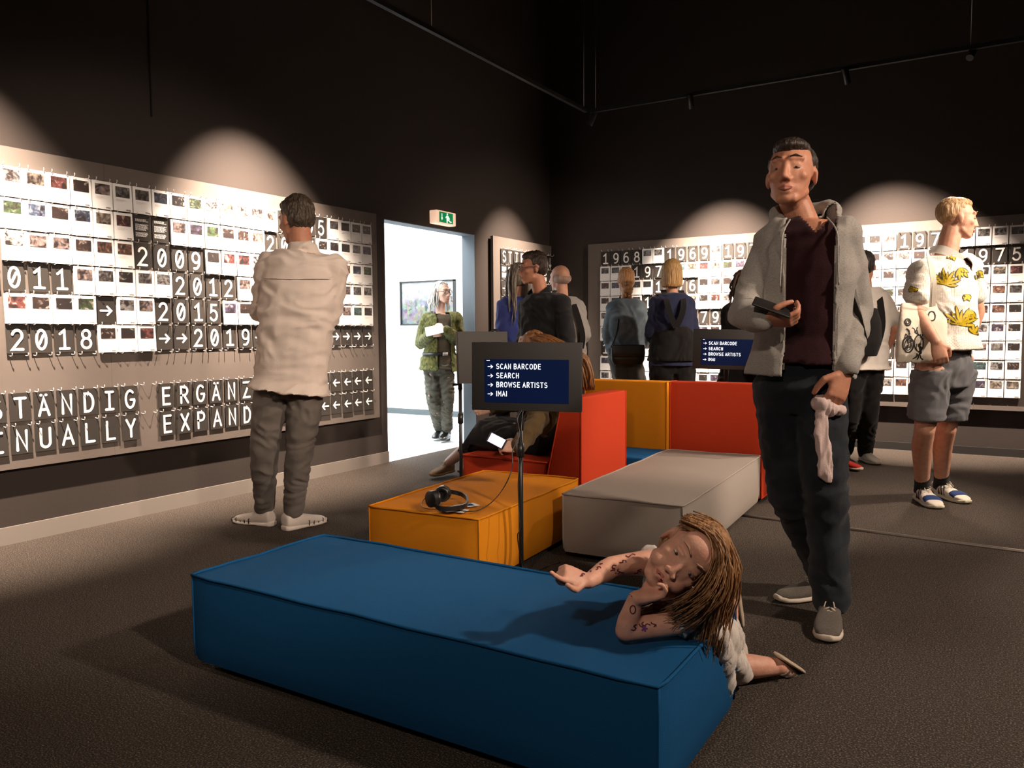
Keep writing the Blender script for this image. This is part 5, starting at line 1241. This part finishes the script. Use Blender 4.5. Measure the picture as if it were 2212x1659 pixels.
def black_man():
    D = 5.62
    m = simple('man with glasses and dark quiff in black shirt, in profile behind the near screen', ground(1172, D), .96, face(-48), face(-80)-UP*.03, D,
               dict(head=(1152, 581), neck=(1172, 636, .04), shR=(1140, 662, .16), shL=(1212, 655, -.10), elR=(1134, 730, .22), wrR=(1127, 742, .05), elL=(1226, 738, -.16), wrL=(1185, 790, -.2), hipR=(1158, 800, .05), hipL=(1192, 800, -.05)),
               SK2, shirt=BLK, seed=4, vox=.007, facek=dict(lip=(.36, .15, .11), brow=(.03, .02, .015), glasses=(.012, .010, .010)))
    m.shorthair(hairmat('hair_quiff', (.018, .010, .007), (.045, .026, .016)), up=.010, amp=.008, seed=5)
    j = m.j; nk = j['neck']
    strap('collar', [nk-m.fwd*.07+UP*.045, nk+m.right*.07+UP*.035, nk+m.right*.065+m.fwd*.07-UP*.01], .05, .006, BLK, m.root, m.right)
    strap('collar', [nk-m.fwd*.07+UP*.045, nk-m.right*.07+UP*.035, nk-m.right*.065+m.fwd*.07-UP*.01], .05, .006, BLK, m.root, m.right)
    strap('bag_strap', [nk.lerp(j['shL'], .55)+UP*.062-m.fwd*.03, nk.lerp(j['shL'], .35)+m.fwd*.10-UP*.10, nk-UP*.30+m.fwd*.135+m.right*.03, j['hipR']+UP*.20+m.fwd*.11+m.right*.05], .034, .004, clothmat('grey_strap', (.035, .033, .033)), m.root, m.fwd)
black_man()
def bald_man():
    D = 6.6
    m = simple('bald man seen from behind in pale grey shirt with a dark bag strap', ground(1222, D), .96, face(195), face(212), D,
               dict(head=(1209, 602), neck=(1213, 642), shL=(1190, 662), shR=(1247, 664), elR=(1262, 722, .02), wrR=(1250, 742, .2)), SK, shirt=clothmat('pale_grey_shirt', (.27, .25, .235)), trs=DKT, seed=6)
    S = Solid(); k = m.s
    for g in (-1, 1): S.ell(m.H(g*.052, -.035, .000), np.array((.027, .055, .040))*k, m.HR)
    S.ell(m.H(0, -.052, -.008), np.array((.068, .058, .048))*k, m.HR); me = S.mesh(.006, 2); link('hair', me, hairmat('hair_grey_stubble', (.26, .17, .125), (.34, .23, .17)), m.root)
    j = m.j; strap('bag_strap', [j['neck'].lerp(j['shR'], .5)+UP*.07, j['neck'].lerp(j['shR'], .55)-m.fwd*.135-UP*.06, j['hipR'].lerp(j['shR'], .5)-m.fwd*.145, j['hipR']+UP*.1-m.fwd*.14], .045, .005, BLK2, m.root, m.fwd)
bald_man()
def blue_woman():
    D = 6.25
    m = simple('woman with long greying hair in a blue dress seen from behind the man in black', ground(1112, D), .93, face(190), face(195), D,
               dict(head=(1118, 600), neck=(1116, 642), shL=(1092, 662), shR=(1140, 662), elL=(1086, 712), wrL=(1092, 765), elR=(1146, 712), wrR=(1142, 765)), SK, True, clothmat('blue_cotton', (.035, .050, .20)), seed=8, hem=(.34, (.22, .17)), sg=.018)
    h = hairmat('hair_greying', (.13, .10, .075), (.26, .22, .175)); capto(m, h); hairfall(m, h, 110, .009, 0, .46, seed=6, backbias=.5)
blue_woman()
# ---- two women at the back board
def denim_woman():
    D = 6.85
    m = simple('woman with ginger low bun in pale denim jacket seen from behind at the back board', ground(1362, D), .92, face(178), face(184), D,
               dict(head=(1352, 606), neck=(1354, 646), shL=(1326, 668), shR=(1380, 667), elL=(1314, 722), wrL=(1324, 768), elR=(1399, 722, .0), wrR=(1388, 744, .22), hipL=(1338, 775), hipR=(1366, 775), knL=(1346, 862), knR=(1386, 860)), SK, True,
               clothmat('pale_denim', (.115, .150, .180), (16, (.155, .19, .215), .42, .65)), trs=clothmat('grey_jeans', (.10, .095, .085)), shoes=(DSH, DSO), seed=2, hem=(-.10, (.155, .125)), sg=.024)
    gh = hairmat('hair_ginger', (.24, .10, .035), (.46, .23, .09)); capto(m, gh, .078, .094, .088)
    S = Solid(); k = m.s*m.hs; q = random.Random(3)
    for i in range(11): a = i*.57*math.pi; S.ell(m.H(math.cos(a)*.022+q.uniform(-.01, .01), -.098+q.uniform(-.014, .006), -.055+math.sin(a)*.022-.004*i), np.array((.022, .018, .020))*k)
    for i in range(5): S.ell(m.H(q.uniform(-.03, .03), -.085, -.105-.012*i), (.018, .014, .018))
    me = S.mesh(.005, 1); folds(me, .005, (60, 60, 40), 2); link('hair_bun', me, gh, m.root)
    j = m.j; nk = j['neck']; B = -m.fwd; bm_ = mat('black_leather_bag', (.012, .011, .010), .35, .5)
    hip = (j['hipL']+j['hipR'])/2
    r = empty('hip_bag', hip+B*.17, 'black leather hip bag on the back of the woman in the denim jacket', 'bag')
    S = Solid(); S.loft([(hip+B*.155+UP*z, m.right, w_, B, t) for z, w_, t in ((.12, .135, .022), (.06, .145, .030), (.0, .142, .034), (-.045, .120, .026))], 24, 3.4); me = S.mesh(.008, 2); link('bag_body', me, bm_, r)
    S = Solid(); S.loft([(hip+B*.188+UP*z, m.right, w_, B, t) for z, w_, t in ((.125, .138, .008), (.05, .142, .012), (.02, .136, .008))], 24, 3.4); me = S.mesh(.006, 1); link('flap', me, bm_, r)
    strap('strap', [hip+B*.16-m.right*.14+UP*.10, nk.lerp(j['shL'], .8)+B*.135-UP*.18, nk.lerp(j['shL'], .55)+UP*.068+B*.02], .012, .005, bm_, r, B)
denim_woman()
def bob_woman():
    D = 6.35
    m = simple('woman with blonde bob in navy top and black dungarees seen from behind', ground(1452, D), .94, face(180), face(184), D,
               dict(head=(1450, 592), neck=(1451, 634), shL=(1420, 656), shR=(1484, 657), elL=(1406, 718, .0), wrL=(1418, 744, .2), elR=(1496, 718), wrR=(1482, 742, .22), knL=(1432, 865), knR=(1474, 865)), SK, True,
               clothmat('navy_jersey', (.022, .026, .060)), trs=BLK2, seed=12, hem=(.02, (.17, .13)), sg=.022, trk=dict(rs=(.115, .108, .095, .090, .085), top=.34))
    bh = hairmat('hair_blonde', (.30, .16, .05), (.52, .32, .13)); capto(m, bh, .082, .098, .092)
    S = Solid(); k = m.s*m.hs
    S.loft([(m.H(0, -.024, z), m.HR[:, 0], a*k, m.HR[:, 1], b*k) for z, a, b in ((.04, .084, .094), (-.03, .088, .092), (-.085, .088, .088), (-.112, .080, .080))], 28, 2.2)
    me = S.mesh(.006, 2); V = getco(me); N = getno(me); setco(me, V+N*np.array([noise.noise(Vector((p[0]*110, p[1]*110, p[2]*8)))*.004 for p in V])[:, None])
    cut(me, lambda p, n: Vector(p-Vector(m.j['head'])).dot(m.fwd) > .035, .01); link('bob_hair', me, bh, m.root)
    j = m.j; nk = j['neck']; B = -m.fwd
    for a, b in (('L', 'R'), ('R', 'L')): strap('dungaree_strap', [nk.lerp(j['sh'+a], .6)+UP*.075, nk.lerp(j['sh'+a], .55)+B*.125-UP*.03, nk.lerp(j['sh'+a], .38)+B*.165-UP*.14, nk+B*.170-UP*.27], .045, .005, BLK2, m.root, B)
    hip = (j['hipL']+j['hipR'])/2; S = Solid(); k = m.s
    S.loft([(hip+UP*z*k+m.fwd*-.004, m.right, a, m.fwd, b) for z, a, b in ((.02, .20, .158), (.14, .185, .148), (.26, .16, .138), (.31, .12, .132))], 24, 2.3); m.cloth('dungaree_bib', S, BLK2, .010, 3, .007, seed=3)
bob_woman()
def coat_person():
    D = 6.6
    m = simple('person with dark curly hair in black coat, mostly hidden behind the grey hoodie sleeve', ground(1608, D), .92, face(170), face(165), D,
               dict(head=(1606, 614), neck=(1606, 654), shL=(1578, 678), shR=(1645, 678), elL=(1570, 742), elR=(1658, 742), wrL=(1578, 790, .1), wrR=(1655, 795, .1)), SK, True, BLK2, trs=BLK, seed=15, hem=(.36, (.25, .20)), sg=.034)
    h = hairmat('hair_darkcurly', (.03, .014, .008), (.09, .045, .022)); capto(m, h, .09, .10, .095, .02); hairfall(m, h, 110, .012, 0, .26, seed=9, backbias=.4, wave=.014)
coat_person()
def tee_man():
    D = 6.35
    m = simple('man in white T-shirt with black backpack seen from behind, right of the hoodie man', gnd(1850, 1003, 0), .99, face(168), face(150), D,
               dict(head=(1868, 578), neck=(1866, 622), shL=(1836, 645), shR=(1904, 650), elR=(1932, 712, -.03), wrR=(1908, 768, .04), elL=(1806, 705), wrL=(1832, 770, .1), hipL=(1848, 790), hipR=(1884, 790), knL=(1836, 900), knR=(1876, 898), anL=gnd(1826, 993), anR=gnd(1868, 996), toeL=gnd(1818, 984, 0), toeR=gnd(1880, 1000, 0)),
               SK2, shirt=clothmat('white_tshirt', (.58, .53, .48)), trs=BLK2, shoes=(mat('white_trainer', (.45, .42, .36), .7), mat('beige_sole', (.42, .36, .28), .7)), seed=22, upper=.62, sg=.024, hem=(.03, (.19, .15)), hands=dict(R=dict(d=-UP+m_in(), palm=-RT, curl=40)))
    m.shorthair(hairmat('hair_black', (.012, .009, .008), (.035, .025, .02)), up=.012, amp=.006, seed=8)
    j = m.j; B = -m.fwd
    strap('watch', [j['elR'].lerp(j['wrR'], .93)+RT*.03*math.cos(a)+AW*.03*math.sin(a) for a in [i*math.pi/4 for i in range(9)]], .026, .004, M['plastic'], m.root, UP)
    r = empty('backpack', (j['neck']+B*.2), 'slim black backpack worn by the man in the white T-shirt', 'bag')
    c0 = (j['shL']+j['shR'])/2*.5+(j['hipL']+j['hipR'])/2*.5+B*.20-RT*.045
    S = Solid(); S.loft([(c0+UP*z, m.right, a, B, t) for z, a, t in ((-.18, .09, .05), (-.08, .12, .075), (.08, .115, .075), (.19, .085, .045))], 24, 3); link('pack_body', S.mesh(.009, 2), BLK2, r)
    strap('pack_strap', [j['shR'].lerp(j['neck'], .35)+UP*.055+m.fwd*.06, j['shR'].lerp(j['neck'], .35)+UP*.065+B*.03, j['shR'].lerp(j['neck'], .30)+B*.140-UP*.05, j['shR'].lerp(j['neck'], .2)+B*.155-UP*.22, j['hipR']+UP*.16+B*.15], .048, .008, BLK2, r, B)
    return m
def m_in(): return Vector((0, 0, 0))+AW*.1
tee_man()
def red_shoe():
    D = 6.05
    m = simple('person in dark clothes and red canvas shoes hidden behind the hoodie man', gnd(1806, 1012, 0), .88, face(150), face(150), D,
               dict(head=(1752, 640), neck=(1754, 672), shL=(1726, 690), shR=(1784, 690), elL=(1718, 750), elR=(1792, 752), wrL=(1724, 800), wrR=(1788, 800), hipL=(1752, 815), hipR=(1778, 815), knL=(1762, 905), knR=(1792, 905), anL=gnd(1782, 1012), anR=gnd(1814, 1012), toeL=gnd(1790, 1018, 0), toeR=gnd(1838, 1016, 0)),
               SK, True, BLK, trs=BLK2, shoes=(clothmat('red_canvas', (.42, .02, .015)), SOLEW), seed=31, trk=dict(rs=(.09, .08, .066, .06, .05)))
    h = hairmat('hair_brown2', (.03, .018, .01), (.07, .04, .02)); capto(m, h)
red_shoe()
# ---- seated woman on the red chair
def seated_woman():
    base = Vector((-2.42, 4.27, 0)); D = 4.81
    m = Man('seated woman with long auburn hair, black skirt and khaki jacket holding a phone', base, .94, (-1, .12, 0), Vector((-1, .1, -.45)), 0, SKP, .007, True)
    j = m.j; W = Vector
    j['hipL'] = W((-2.33, 4.20, .43)); j['hipR'] = W((-2.33, 4.36, .43)); j['knL'] = W((-2.78, 4.15, .46)); j['knR'] = W((-2.78, 4.36, .48))
    j['neck'] = W((-2.39, 4.24, .865)); j['shL'] = W((-2.40, 4.09, .81)); j['shR'] = W((-2.40, 4.40, .81)); j['head'] = W((-2.46, 4.25, .985))
    j['elL'] = W((-2.28, 4.00, .60)); j['wrL'] = Q(1120, 968, 4.50); j['elR'] = W((-2.62, 4.42, .66)); j['wrR'] = W((-2.78, 4.28, .62))
    j['anL'] = gnd(968, 1028, .10); j['toeL'] = gnd(925, 1038, 0); j['anR'] = j['anL']+W((.12, .22, 0)); j['toeR'] = j['toeL']+W((.10, .24, 0))
    m.build_body(handspec=dict(L=dict(d=Q(1078, 962, 4.52)-j['wrL'], palm=AW*.7-UP*.5, curls=[30, 40, 45, 50])))
    m.facebits(lip=(.4, .14, .11)); L = loc(m)
    S = Solid(); m.torso(S, .006, hem=None); st = clothmat('striped_jersey', (.02, .02, .02)); nt = st.node_tree
    wv = nt.nodes.new('ShaderNodeTexWave'); wv.bands_direction = 'Z'; wv.inputs['Scale'].default_value = 22; wv.inputs['Distortion'].default_value = 1.5; tc = nt.nodes.new('ShaderNodeTexCoord'); nt.links.new(tc.outputs['Object'], wv.inputs['Vector'])
    r = nt.nodes.new('ShaderNodeValToRGB'); r.color_ramp.interpolation = 'CONSTANT'; r.color_ramp.elements[0].color = (.015, .014, .014, 1); r.color_ramp.elements[1].position = .62; r.color_ramp.elements[1].color = (.45, .38, .32, 1); nt.links.new(wv.outputs[0], r.inputs[0]); nt.links.new(r.outputs[0], nt.nodes['Principled BSDF'].inputs['Base Color'])
    m.cloth('striped_top', S, st, .008, 3, .004, seed=3)
    S = Solid(); m.torso(S, .026, hem=.0)
    for n in 'LR': m.arm(S, n, .024, .93)
    m.cloth('jacket', S, clothmat('khaki_jacket', (.105, .070, .032)), .009, 3, .011, (13, 13, 13), seed=4, cutf=lambda p, n: n.dot(m.fwd) > .15 and abs(L(p)[1]-0) < .4 and abs(L(p)[0]) < .08 and p.z > .5 and (p-j['elR']).length > .12)
    S = Solid()
    hip = (j['hipL']+j['hipR'])/2; kn = (j['knL']+j['knR'])/2; ax = W((0, 1, 0)); bz = W((.2, 0, 1)).normalized()
    S.loft([(hip+W((.09, 0, .05)), ax, .17, bz, .11), (hip, ax, .20, bz, .12), (hip.lerp(kn, .5), ax, .205, bz, .105), (kn+W((-.04, 0, -.02)), ax, .20, bz, .105), (kn+W((-.12, 0, -.10)), ax, .19, W((.7, 0, .7)), .07)], 24, 2.4)
    m.cloth('skirt', S, BLK, .010, 3, .008, seed=5)
    sh = mat('tan_suede', (.20, .125, .07), .85)
    for n in 'LR': m.shoe(n, sh, sh, LACE, L=.27, w_=.046)
    ah = hairmat('hair_auburn', (.10, .035, .010), (.30, .125, .035)); capto(m, ah, .084, .100, .094)
    # hair swept back over the shoulder nearest the camera
    k = m.s
    def roots(q):
        a = q.uniform(-1, 1); b = q.uniform(-.6, 1); roots.ab = (a, b); return m.H(a*.075, -.05-.04*(1-a*a), .02+b*.07)
    end = Q(1268, 842, 4.62)
    def fall(a, t, q, i):
        u, v = roots.ab; c = Q(1236, 742, 4.66).lerp(Q(1262, 790, 4.62), min(1, t*1.6)).lerp(end, max(0, (t-.45)/.55)); wd = .055*(1-.2*t)
        p = c+RT*(u*wd)+AW*(v*.04)+UP*(v*.02*(1-t)); p = a.lerp(p, min(1, t*2.2))
        return p+W((noise.noise(W((i*2.7, t*4, 0))), noise.noise(W((i*2.7, t*4, 5))), noise.noise(W((i*2.7, t*4, 8)))))*.016*t
    m.locks(ah, roots, fall, 150, .008, seed=3)
    p2 = slabobj('phone', Q(1073, 952, 4.50), Q(1085, 958, 4.48)-Q(1060, 945, 4.52), UP*.9+AW*.4, .12, .062, .008, M['plastic'])[0]; tag(p2, 'phone with lit screen in the hand of the seated woman', 'phone')
    sc = slabobj('screen', Q(1072.5, 951.5, 4.494), Q(1085, 958, 4.48)-Q(1060, 945, 4.52), UP*.9+AW*.4, .10, .054, .0015, mat('phone_glow', (.5, .5, .6), .4, emit=((.8, .8, 1.0), .9), var=None), .0004)[0]; sc.parent = p2
seated_woman()
# ---- the girl leaning over the blue pouf
def girl():
    m = Man('girl with long light brown hair in white dress leaning on the blue pouf and pointing', gnd(1600, 1440, 0), .62, face(-75), face(-20)+UP*.03, -56, SKC, .0042, True); m.hs = 1.52; D = 2.0; j = m.j
    W = Vector
    setj(m, D, head=(1483, 1203, -.02), neck=(1470, 1290, .08), shL=(1482, 1340, -.03), shR=(1412, 1212, .16), elL=(1352, 1388, -.035), wrL=(1372, 1292, -.05), elR=(1322, 1224, .06), wrR=(1270, 1256, -.04),
         hipL=(1544, 1392, .22), hipR=(1528, 1348, .36))
    j['knL'] = gnd(1588, 1480, .060); j['anL'] = Q(1684, 1440, 2.44); j['toeL'] = Q(1722, 1463, 2.53); j['knR'] = Q(1566, 1424, 2.60); j['anR'] = Q(1580, 1292, 2.86); j['toeR'] = Q(1590, 1356, 2.92)
    e = j['elL']; e.z = max(e.z, .345)
    k = m.s; S = Solid()
    hip, nk = (j['hipL']+j['hipR'])/2, j['neck']; sh = (j['shL']+j['shR'])/2
    up0 = (sh-hip).normalized(); ax = (j['shR']-j['shL']).normalized(); ax = (ax-up0*ax.dot(up0)).normalized(); b = up0.cross(ax)
    tor = [(hip-up0*.03, ax, .075, b, .062), (hip+up0*.02, ax, .085, b, .068), (hip.lerp(sh, .5), ax, .088, b, .066), (hip.lerp(sh, .85), ax, .100, b, .068), (sh, ax, .085, b, .055)]
    S.loft(tor, 20); 
    for n in 'LR': S.cap(sh.lerp(j['sh'+n], .3), .040, j['sh'+n], .034)
    S.cap(sh+up0*.01, .036, Vector(m.H(0, -.03, -.05)), .034); S.cap(nk, .034, Vector(m.H(0, -.03, -.04)), .036)
    m.head(S, child=True)
    for n in 'LR':
        a, b_, c = j['sh'+n], j['el'+n], j['wr'+n]; S.chain([a, a.lerp(b_, .5), b_, b_.lerp(c, .3), c], [.034, .031, .0275, .0285, .0185])
        a, b_, c = j['hip'+n], j['kn'+n], j['an'+n]; S.chain([a, a.lerp(b_, .5), b_, b_.lerp(c, .35), c], [.050, .046, .040, .038, .025])
        d = (j['toe'+n]-c).normalized(); S.cap(c-d*.012, .024, c+d*.05, .022, ); S.cap(c+d*.05, .022, c+d*.105, .017)
        for i in range(5): S.cap(c+d*.100+(i-2)*UP.cross(d).normalized()*.011, .008, c+d*.122+(i-2)*UP.cross(d).normalized()*.012, .0065)
    # propping hand: fingers curled under the chin; pointing hand
    m.hand(S, 'L', RT*.80-AW*.25+UP*.30, UP*.85-RT*.3-AW*.1, curls=[48, 50, 50, 52], thumb=(.3, .3), size=1.3)
    m.hand(S, 'R', Q(1214, 1236, 1.945)-j['wrR'], -UP*.70+AW*.5, curls=[-12, 74, 78, 80], thumb=(-.2, -.5), size=1.15)
    me = S.mesh(.0042, 2); m.body = link('body', me, SKC, m.root)
    m.facebits(lip=(.50, .14, .11), brow=(.32, .19, .12))
    S = Solid(); S.ell(m.H(0, .0925, -.0635), np.array((.0125, .0070, .0088))*k*m.hs, m.HR); me = bpy.data.meshes.new('mouth'); me.from_pydata(np.concatenate(S.V).tolist(), [], S.F); link('mouth_opening', me, mat('mouth', (.06, .012, .010), .6), m.root)
    # dress
    wm = clothmat('white_embroidered_cotton', (.66, .60, .55), (38, (.54, .47, .43), .5, .62))
    S = Solid(); S.loft([(c, a_, ra+.016, bb_, rb+.016) for c, a_, ra, bb_, rb in tor[:4]]+[(sh-up0*.02, ax, .085, b, .060)], 22)
    S.cap(j['shL'].lerp(sh, .3), .040, j['shL'], .038); S.cap(j['shR'].lerp(sh, .3), .040, j['shR'], .038)
    knm = (j['knL']+j['knR'])/2; dn = (knm-hip).normalized(); fx = RT
    S.loft([(hip+up0*.05, RT, .060, AW, .115), (hip-UP*.03, RT, .062, AW, .135), (hip.lerp(knm, .55), RT, .055, AW, .150), (hip.lerp(knm, .95), RT, .050, AW, .150)], 24, 2.2)
    S.chain([Q(1540, 1360, 2.02), Q(1556, 1420, 2.10), Q(1566, 1484, 2.16)], [.030, .034, .024]); S.chain([Q(1500, 1338, 2.02), Q(1540, 1372, 2.14), hip], [.055, .065, .075]); S.chain([hip, Q(1572, 1378, 2.40), Q(1598, 1410, 2.45)], [.05, .042, .022])
    m.cloth('dress', S, wm, .006, 2, .013, (16, 16, 9), seed=3)
    # sandals
    sv = mat('silver_strap', (.55, .50, .46), .3, .6, metal=.7); so = mat('sandal_sole', (.50, .40, .30), .7)
    for n in 'LR':
        c, t = j['an'+n], j['toe'+n]; d = (t-c).normalized(); sd = d.cross((c-CAM).normalized()).normalized(); sd = sd if sd.dot(RT) > 0 else -sd; sd = (sd-(c-CAM).normalized()*.18); sd = (sd-d*sd.dot(d)).normalized(); x = d.cross(sd)
        off = sd*.028
        S = Solid(); S.loft([(c+off-d*.045, x, .022, sd, .006), (c+off, x, .030, sd, .007), (c+off+d*.06, x, .034, sd, .006), (c+off+d*.11, x, .033, sd, .006), (c+off+d*.135, x, .018, sd, .005)], 18, 2.6); u = link('sandal', S.mesh(.004, 1), so, m.root)
        for q_, rr_ in ((.075, .029), (.045, .031), (.004, .033)):
            strap('sandal_strap', [c+d*q_+x*math.cos(a)*rr_+sd*(-math.sin(a)*rr_*.95)+off*.3 for a in [math.pi*i/8 for i in range(9)]], .014, .003, sv, u, d.cross(x))
    # drawings on the arms
    ik = mat('skin_drawing', (.10, .02, .03), .7); ik2 = mat('skin_drawing_violet', (.16, .05, .22), .7)
    from mathutils.bvhtree import BVHTree
    tr = BVHTree.FromObject(m.body, bpy.context.evaluated_depsgraph_get()); bm = bmesh.new(); bm2 = bmesh.new(); q_ = random.Random(8)
    def mark(B_, pts, w_):
        for i in range(len(pts)-1):
            (x0, y0), (x1, y1) = pts[i], pts[i+1]; dx, dy = x1-x0, y1-y0; l = math.hypot(dx, dy) or 1; nx, ny = -dy/l*w_/2, dx/l*w_/2; vs = []
            for (x, y) in ((x0+nx, y0+ny), (x1+nx, y1+ny), (x1-nx, y1-ny), (x0-nx, y0-ny)):
                d_ = ray(x, y).normalized(); h_ = tr.ray_cast(CAM, d_)
                if h_[0] is None: vs = None; break
                vs.append(B_.verts.new(h_[0]-d_*.0012))
            if vs and (vs[0].co-vs[2].co).length < .03: B_.faces.new(vs)
    for (x, y, s) in ((1256, 1240, 5), (1272, 1230, 6), (1290, 1225, 6), (1302, 1217, 7), (1322, 1226, 8), (1345, 1210, 7), (1362, 1200, 7), (1378, 1232, 9), (1340, 1236, 8), (1374, 1357, 8), (1392, 1352, 9), (1412, 1348, 6), (1360, 1278, 8), (1352, 1288, 9)):
        for r_ in range(3): a = q_.uniform(0, 6); mark(bm, [(x, y), (x+s*math.cos(a), y+s*.7*math.sin(a)), (x+s*1.5*math.cos(a+.7), y+s*math.sin(a+.7))], 2.4)
    mark(bm, [(1367+6*math.cos(t), 1317+9*math.sin(t)) for t in [i*math.pi/6 for i in range(13)]], 2.6)
    for r_ in range(5): a = r_*1.26; mark(bm2, [(1392, 1358), (1392+7*math.cos(a), 1358+7*math.sin(a))], 4)
    obj('arm_drawing', bm, ik, m.body, False); obj('violet_star_drawing', bm2, ik2, m.body, False)
    # hair
    hm_ = hairmat('hair_lightbrown', (.17, .080, .032), (.40, .21, .095)); S = Solid(); kk = k*m.hs
    S.ell(m.H(0, -.030, .038), np.array((.081, .088, .086))*kk, m.HR); S.ell(m.H(0, -.042, -.01), np.array((.080, .068, .080))*kk, m.HR)
    S.chain([Q(1510, 1160, 2.02), Q(1546, 1220, 2.00), Q(1535, 1285, 1.99), Q(1490, 1322, 2.0)], [.035, .036, .040, .026]); S.chain([Q(1490, 1300, 2.02), Q(1420, 1312, 2.03)], [.030, .018])
    me = S.mesh(.004, 2); V = getco(me); N = getno(me); setco(me, V+N*np.array([noise.noise(W((p[0]*120, p[1]*120, p[2]*60)))*.004 for p in V])[:, None]); link('scalp_hair', me, hm_, m.root)
    GD = [[(1490, 1122, .0), (1545, 1155, -.01), (1574, 1230, -.03), (1550, 1300, -.03), (1505, 1350, -.01)], [(1485, 1124, -.03), (1530, 1150, -.06), (1556, 1215, -.09), (1540, 1280, -.09), (1478, 1336, -.06)],
          [(1480, 1128, -.05), (1534, 1156, -.08), (1553, 1215, -.10), (1520, 1285, -.11), (1450, 1328, -.06)], [(1515, 1132, .05), (1568, 1185, .06), (1578, 1260, .05), (1556, 1330, .04), (1540, 1400, .02)],
          [(1485, 1124, -.02), (1535, 1165, -.06), (1556, 1240, -.08), (1535, 1320, -.06), (1518, 1396, -.02)], [(1530, 1240, -.05), (1515, 1300, -.05), (1460, 1318, -.02), (1410, 1322, .01), (1384, 1334, .0)],
          [(1492, 1124, .03), (1450, 1134, .0), (1418, 1160, .02), (1402, 1192, .05), (1396, 1225, .08)]]
    GD = [spline([Q(a, b_, 2.0+c) for a, b_, c in g], 6) for g in GD]; GW_ = [0, 0, 1, 1, 2, 3, 4, 5, 0, 1, 2, 3, 5, 1, 3, 4]
    def roots(q):
        roots.o = W([q.gauss(0, 1)*.55 for _ in range(3)]); roots.i = roots.i+1; return GD[GW_[roots.i % 16]][0]+roots.o*.011
    roots.i = -1
    def fall(a, t, q, i):
        g = GW_[roots.i % 16]; Gd = GD[g]; u = t*(len(Gd)-1); k0 = int(min(u, len(Gd)-2)); p = Gd[k0].lerp(Gd[k0+1], u-k0); sp = .011+.017*t
        return p+roots.o*sp+W((noise.noise(W((i*2.1, t*5, 0))), noise.noise(W((i*2.1, t*5, 5))), noise.noise(W((i*2.1, t*5, 8)))))*.012*t
    m.locks(hm_, roots, fall, 760, .0026, seed=12, seg=12)
girl()
